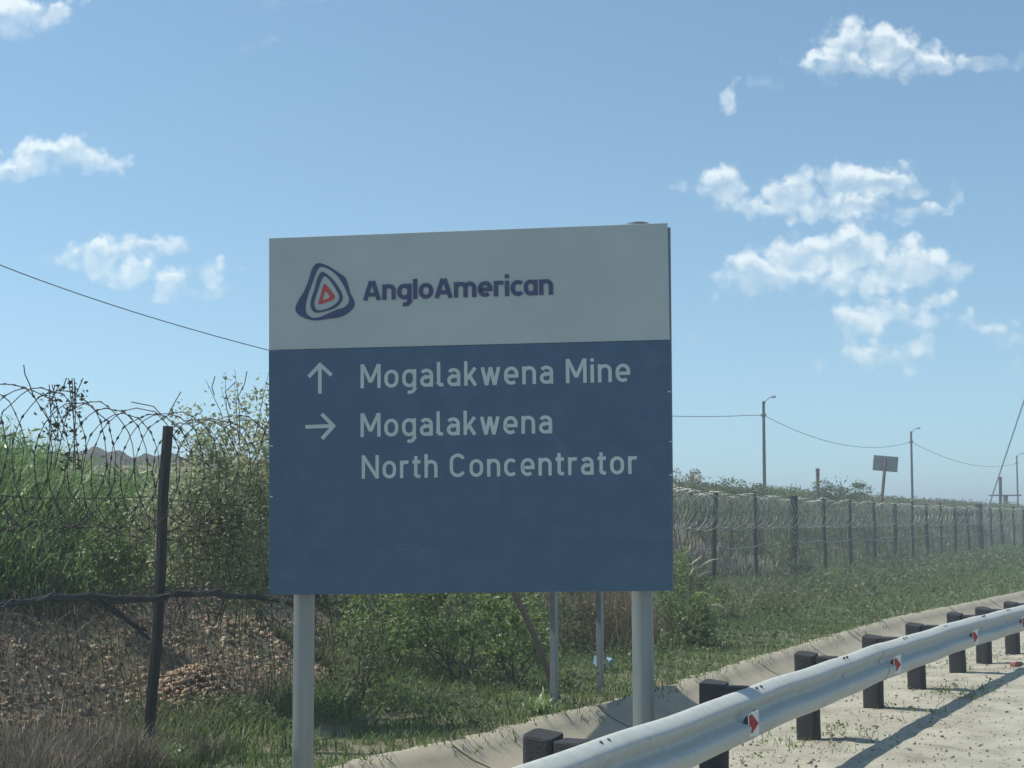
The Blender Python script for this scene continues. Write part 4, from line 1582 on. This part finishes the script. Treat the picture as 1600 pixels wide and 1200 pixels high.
# ------------------------------------------------------------------ vegetation: single plants
def shrub(name, label, cat, c, rad, n, leaf, m, group=None, stems=7, lumps=14, narrow=.5, base_z=None, up=.3, spread=.12, sr=1.0):
    """c: centre of crown, rad: (rx, ry, rz)"""
    c = np.asarray(c, float)
    rad = np.asarray(rad, float)
    gz = float(height(c[0], c[1])) if base_z is None else base_z
    e = empty(name, (c[0], c[1], gz))
    tag(e, label, cat, group)
    L = rng.normal(0, 1, (lumps, 3))
    L /= np.linalg.norm(L, axis=1)[:, None]
    L *= rng.uniform(.25, .95, (lumps, 1)) ** .6
    lr = rng.uniform(.20, .48, lumps)
    which = rng.integers(0, lumps, n)
    d = rng.normal(0, 1, (n, 3))
    d /= np.linalg.norm(d, axis=1)[:, None]
    rr = rng.uniform(.25, 1, n) ** .4
    P = c + (L[which] + d * (rr * lr[which])[:, None]) * rad
    # twig sprays reaching out
    ns = max(6, n // 160)
    sd = rng.normal(0, 1, (ns, 3))
    sd[:, 2] = np.abs(sd[:, 2]) * .9 + .1
    sd /= np.linalg.norm(sd, axis=1)[:, None]
    tt = rng.uniform(.7, 1.28, (ns, 9))
    S = c + (sd[:, None, :] * tt[..., None]) * rad * .95 + rng.normal(0, .02, (ns, 9, 3))
    P = np.concatenate([P, S.reshape(-1, 3)])
    P = P[P[:, 2] > gz + .02]
    tl = np.clip(rng.beta(2, 2.6, len(P)), 0, 1)
    V, Q, T = leaves(P, rng.uniform(.55, 1.25, len(P)) * leaf, tl, up=up, narrow=narrow)
    fast_mesh('foliage', V, Q, T, m, e)
    mb = MB()
    for k in range(stems):
        tgt = c + L[k % lumps] * rad * .9
        b = np.array([c[0] + rng.normal(0, rad[0] * spread), c[1] + rng.normal(0, rad[1] * spread), gz - .05])
        mid = (b + tgt) / 2 + rng.normal(0, .06, 3)
        mb.tube([b, mid, tgt], [.016 * sr, .011 * sr, .004], 5)
    for k in range(ns // 2):
        a_ = c + sd[k] * rad * .5
        b_ = c + sd[k] * rad * 1.2
        mb.tube([a_, (a_ + b_) / 2 + rng.normal(0, .015, 3), b_], [.006, .004, .002], 3)
    mb.build('stems', M['bark'], e)
    return e


# creeper bush smothering the fence left of the sign
c = at_y(345, 790, 13.2)
shrub('creeper_bush', 'pale dusty creeper smothering the razor wire beside the left edge of the big sign', 'bush', at_y(380, 770, 13.0), (.66, .42, .92), 9500, .05, M['creeper'], lumps=40, base_z=.95, stems=16, spread=.7, sr=.4)
shrub('creeper_bush', 'dusty green creeper low on the fence between the near post and the left sign post', 'bush', at_y(335, 850, 13.4), (.60, .4, .50), 4200, .046, M['creeper'], lumps=26, base_z=.9, stems=8, spread=.7, sr=.4)

shrub('creeper_bush', 'dusty leafy scrub behind the near fence post, between reeds and the big creeper', 'bush', at_y(285, 835, 13.9), (.46, .42, .50), 3600, .05, M['creeper'], lumps=26, base_z=.9, stems=8, spread=.6, sr=.4)
shrub('creeper_bush', 'green scrub behind the razor coil just left of the near fence post', 'bush', at_y(195, 850, 14.3), (.42, .4, .46), 2800, .05, M['shrub'], lumps=22, base_z=.95, stems=8, spread=.6, sr=.4)
# hanging creeper clumps on the coil
for (u, v, hgt, lab) in ((113, 655, .36, 'dark creeper hanging in a long string from the razor coil left of the near post'), (84, 640, .22, 'small dark creeper tuft caught in the razor coil, leftmost of the two')):
    c = at_y(u, v, 10.3)
    e = empty('hanging_creeper', (c[0], c[1], c[2]))
    tag(e, lab, 'creeper', 'creepers on the razor coil')
    n = 150 if hgt > .25 else 80
    P = np.stack([c[0] + rng.normal(0, .022, n) + .05 * rng.choice([-1, 0, 1], n), c[1] + rng.normal(0, .05, n), c[2] + rng.uniform(-hgt, hgt * .75, n)], 1)
    V, Q, T = leaves(P, rng.uniform(.022, .05, n), rng.uniform(0, 1, n), droop=.7)
    fast_mesh('foliage', V, Q, T, M['creeper_dark'], e)
    mb = MB()
    for k in range(4):
        mb.tube([c + (rng.normal(0, .04), 0, hgt * .8), c + (rng.normal(0, .05), 0, 0), c + (rng.normal(0, .05), 0, -hgt)], .004, 3)
    mb.build('stems', M['bark'], e)
# loose tendrils
mb = MB()
for pl in ([(52, 618), (46, 600), (39, 585), (37, 570)], [(92, 615), (100, 602), (104, 590)], [(117, 640), (118, 620), (118, 603)], [(258, 655), (240, 635), (225, 632), (205, 628)], [(262, 650), (275, 625), (283, 612)], [(335, 618), (331, 605), (336, 588)], [(378, 640), (372, 620), (382, 600), (386, 580)], [(360, 640), (352, 612), (368, 597)]):
    Y = float(np.interp(pl[0][0], [0, 238, 400], [9.9, 11.6, 12.9]))
    mb.tube([at_y(u, v, Y) for u, v in pl], .0042, 4)
tag(mb.build('tendrils', M['bark']), 'thin bare tendrils curling up above the razor coil', 'tendrils', kind='stuff')

SH = 'shrubs along the fence'
shr = [  # u, v centre, Y, radii, n, leaf, mat, label
    (720, 960, 16.2, (.85, .55, .62), 5200, .058, 'shrub', 'broad leafy green shrub under the middle of the navy panel'),
    (600, 965, 17.0, (.55, .5, .60), 3000, .055, 'shrub', 'green shrub under the navy panel, left of the broad leafy one'),
    (800, 985, 15.6, (.42, .35, .48), 2200, .055, 'shrub', 'green shrub beside the leaning rusty stick'),
    (555, 1040, 14.0, (.34, .3, .38), 1500, .040, 'shrub_dark', 'dull low shrub right of the left sign post'),
    (1068, 965, 21.0, (.50, .5, .62), 3600, .050, 'shrub', 'leafy shrub just right of the lower right corner of the big sign'),
    (905, 990, 19.5, (.75, .5, .55), 2400, .05, 'shrub_dark', 'dull shrub behind the two slim posts'),
    (1240, 870, 44.5, (.55, .8, .95), 1500, .085, 'shrub_dark', 'dark climber round the thick fence post nearest the nearest lamp pole'),
    (1440, 905, 58, (1.3, 1.2, 1.0), 2400, .10, 'shrub_dark', 'dark round shrub at the fence below the second lamp pole'),
    (1385, 890, 55, (.9, 1.0, .8), 1500, .10, 'shrub_dark', 'grey-green shrub at the fence below the small tilted board'),
    (1563, 880, 75, (2.0, 1.4, .95), 2600, .11, 'shrub', 'wide green shrub at the fence near the right edge'),
    (1500, 885, 68, (1.3, 1.2, .8), 1700, .11, 'shrub', 'mid green shrub at the fence below the dark spoil lump'),
    (1100, 930, 27, (.55, .5, .50), 2600, .055, 'shrub_dark', 'dull leafy shrub under the white plumes right of the big sign'),
    (1053, 905, 24, (.40, .4, .55), 2400, .05, 'shrub', 'tall narrow shrub tight against the right edge of the navy panel'),
    (1205, 940, 33, (.95, .6, .42), 1900, .065, 'shrub_dark', 'ragged low scrub at the fence foot below the nearest lamp pole'),
    (1300, 915, 43, (.9, .7, .55), 1700, .075, 'shrub', 'uneven green scrub at the fence foot below the bank bush'),
    (1345, 925, 42, (1.2, .7, .35), 1600, .07, 'shrub_dark', 'long low scrub on the verge left of the dark round shrub'),
    (1150, 945, 36, (1.3, .8, .55), 2000, .07, 'shrub', 'low spreading shrub at the fence foot right of the plume grass'),
]
for (u, v, Y, rad, n, lf, mt, lab) in shr:
    shrub('shrub', lab, 'shrub', at_y(u, v, Y), rad, int(n * .72), lf * 1.12, M[mt], SH, lumps=20)
# bushes on the bank
shrub('bush', 'grey-green bush on top of the bank left of the small tilted board', 'bush', at_y(1312, 772, 62), (1.25, 1.0, .62), 2600, .095, M['shrub_dark'], 'bushes on the crest of the bank')
shrub('bush', 'small ragged bush on the bank at the foot of the nearest lamp pole', 'bush', at_y(1185, 770, 50), (.9, .8, .28), 700, .07, M['shrub_dark'], 'bushes on the crest of the bank')
shrub('bush', 'low ragged bush on the bank below the right edge of the navy panel', 'bush', at_y(1120, 800, 44), (1.3, .9, .45), 1600, .08, M['shrub_dark'], 'bushes on the crest of the bank')
for (u_, v_, Y_, rd_, n_, mt_, lab_) in ((1066, 752, 43, (.8, .7, .40), 900, 'pale_tuft', 'pale dry bush on the crest hard against the right edge of the sign'),
                                 (1142, 762, 47, (.7, .7, .34), 700, 'shrub_dark', 'ragged bush on the crest left of the nearest lamp pole'),
                                 (1236, 772, 54, (.8, .7, .30), 600, 'shrub', 'low green bush on the crest right of the nearest lamp pole'),
                                 (1352, 778, 63, (.7, .6, .40), 420, 'shrub_dark', 'thin twiggy bush touching the post of the small tilted board'),
                                 (1450, 790, 72, (1.1, .8, .26), 500, 'pale_tuft', 'low pale bush on the crest right of the second lamp pole')):
    shrub('bush', lab_, 'bush', at_y(u_, v_, Y_), rd_, n_, .075, M[mt_], 'bushes on the crest of the bank')
shrub('bush', 'far green bush on the skyline at the foot of the stay wire', 'bush', at_y(1568, 797, 95), (1.6, 1.2, .45), 900, .12, M['shrub'], 'bushes on the crest of the bank')
# dark spoil lump on the skyline
c = at_y(1494, 798, 90)
V, Q, T = stones(120, lambda n: np.stack([c[0] + rng.normal(0, .38, n), c[1] + rng.normal(0, .4, n), c[2] - .25 + .25 * rng.uniform(0, 1, n)], 1), .25, .6)
tag(fast_mesh('spoil_lump', V, Q, T, M['hill']), 'dark lump of spoil on the skyline left of the stay wire', 'spoil heap')

# fountain grass with white plumes right of the sign
c = on_z(1075, 975, 0.05)
c[1] = 21.0
c[0] = at_y(1080, 900, 21)[0]
gz = float(height(c[0], c[1]))
e = empty('plume_grass', (c[0], c[1], gz))
tag(e, 'fountain grass with white bending plumes beside the lower right edge of the navy panel', 'grass')
pos = np.stack([c[0] + rng.normal(0, .12, 420), c[1] + rng.normal(0, .12, 420), np.full(420, gz)], 1)
V, Q, T = blades(pos, rng.uniform(.4, 1.0, 420), rng.uniform(.008, .014, 420), rng.uniform(.1, .8, 420), rng.beta(2, 2, 420))
fast_mesh('leaves', V, Q, T, M['grass'], e)
for pl in ([(1080, 882), (1088, 876), (1096, 869)], [(1085, 890), (1096, 884), (1102, 880), (1112, 875), (1122, 873)], [(1078, 898), (1083, 890), (1091, 880)], [(1090, 901), (1100, 895), (1112, 893)], [(1110, 946), (1120, 945), (1129, 949), (1135, 953)]):
    P = np.array([at_y(u, v, 20.8) for u, v in pl])
    t = np.linspace(0, 1, 10)
    kx = np.linspace(0, 1, len(P))
    P = np.stack([np.interp(t, kx, P[:, i]) for i in range(3)], 1)
    MB().tube(P, .012 * np.sin(np.pi * np.clip(t * .85 + .12, 0, 1)) + .002, 6, tint=.8).build('plume', M['plume'], e)
    root = np.array([c[0], c[1], gz])
    MB().tube([root, (root + P[0]) / 2 + (0, 0, .12), P[0]], .004, 4).build('stalk', M['dry'], e)

# leaning rusty stick below the panel
tag(MB().tube([on_z(872, 1094, .02), (on_z(872, 1094, .02) + at_y(803, 925, 14.6)) / 2 + (.02, 0, .02), at_y(803, 925, 14.6) + (-.25, 0, .55)], [.034, .030, .026], 7).build('leaning_stick', M['rust_post']), 'crooked rusty stick leaning left below the navy panel', 'stick')
# reddish dry grass behind slim posts
pos = at_y(945, 980, 20.5)
x = pos[0] + rng.normal(0, .38, 900)
y = 20.5 + rng.normal(0, .4, 900)
V, Q, T = blades(on_ground(x, y), rng.uniform(.5, 1.15, 900), rng.uniform(.006, .013, 900), rng.uniform(.1, .5, 900), rng.uniform(0, 1, 900))
tag(fast_mesh('dry_reddish_grass', V, Q, T, M['dry_red']), 'reddish brown dead grass left of the right sign post', 'dry grass', kind='stuff')

# leafy green weeds near the drain
WD = 'green weeds by the drain'
for (u, v, z, sz, lab) in ((345, 1128, .1, .22, 'bright green weed beside the small stone heap'), (508, 1100, .1, .26, 'spiky green weed just right of the left sign post'),
                           (840, 1110, .03, .24, 'green weed at the foot of the leaning rusty stick'), (275, 1180, .05, .18, 'low green weed at the foot of the near fence post')):
    p = on_z(u, v, z)
    gz = float(height(p[0], p[1]))
    n = 70
    pos = np.stack([p[0] + rng.normal(0, .07, n), p[1] + rng.normal(0, .07, n), np.full(n, gz)], 1)
    V, Q, T = blades(pos, rng.uniform(.5, 1.2, n) * sz, rng.uniform(.014, .028, n), rng.uniform(.3, 1.1, n), rng.uniform(.3, .8, n))
    o = fast_mesh('weed', V, Q, T, M['reed'])
    tag(o, lab, 'weed', WD)

# ------------------------------------------------------------------ added haze, lifts the darks like a windscreen veil
hz = MB().box((200, 900, 5.5), (4400, 2600, 19)).build('haze', M['dirt'])
hz.data.materials.clear()
hm_, hnt, hout = new_mat('veil_haze')
hv = hnt.nodes.new('ShaderNodeVolumePrincipled')
hv.inputs['Color'].default_value = (.86, .95, 1.0, 1)
hv.inputs['Density'].default_value = 0.0030
hv.inputs['Anisotropy'].default_value = 0.2
hnt.links.new(hv.outputs[0], hout.inputs['Volume'])
hz.data.materials.append(hm_)
tag(hz, kind='stuff')
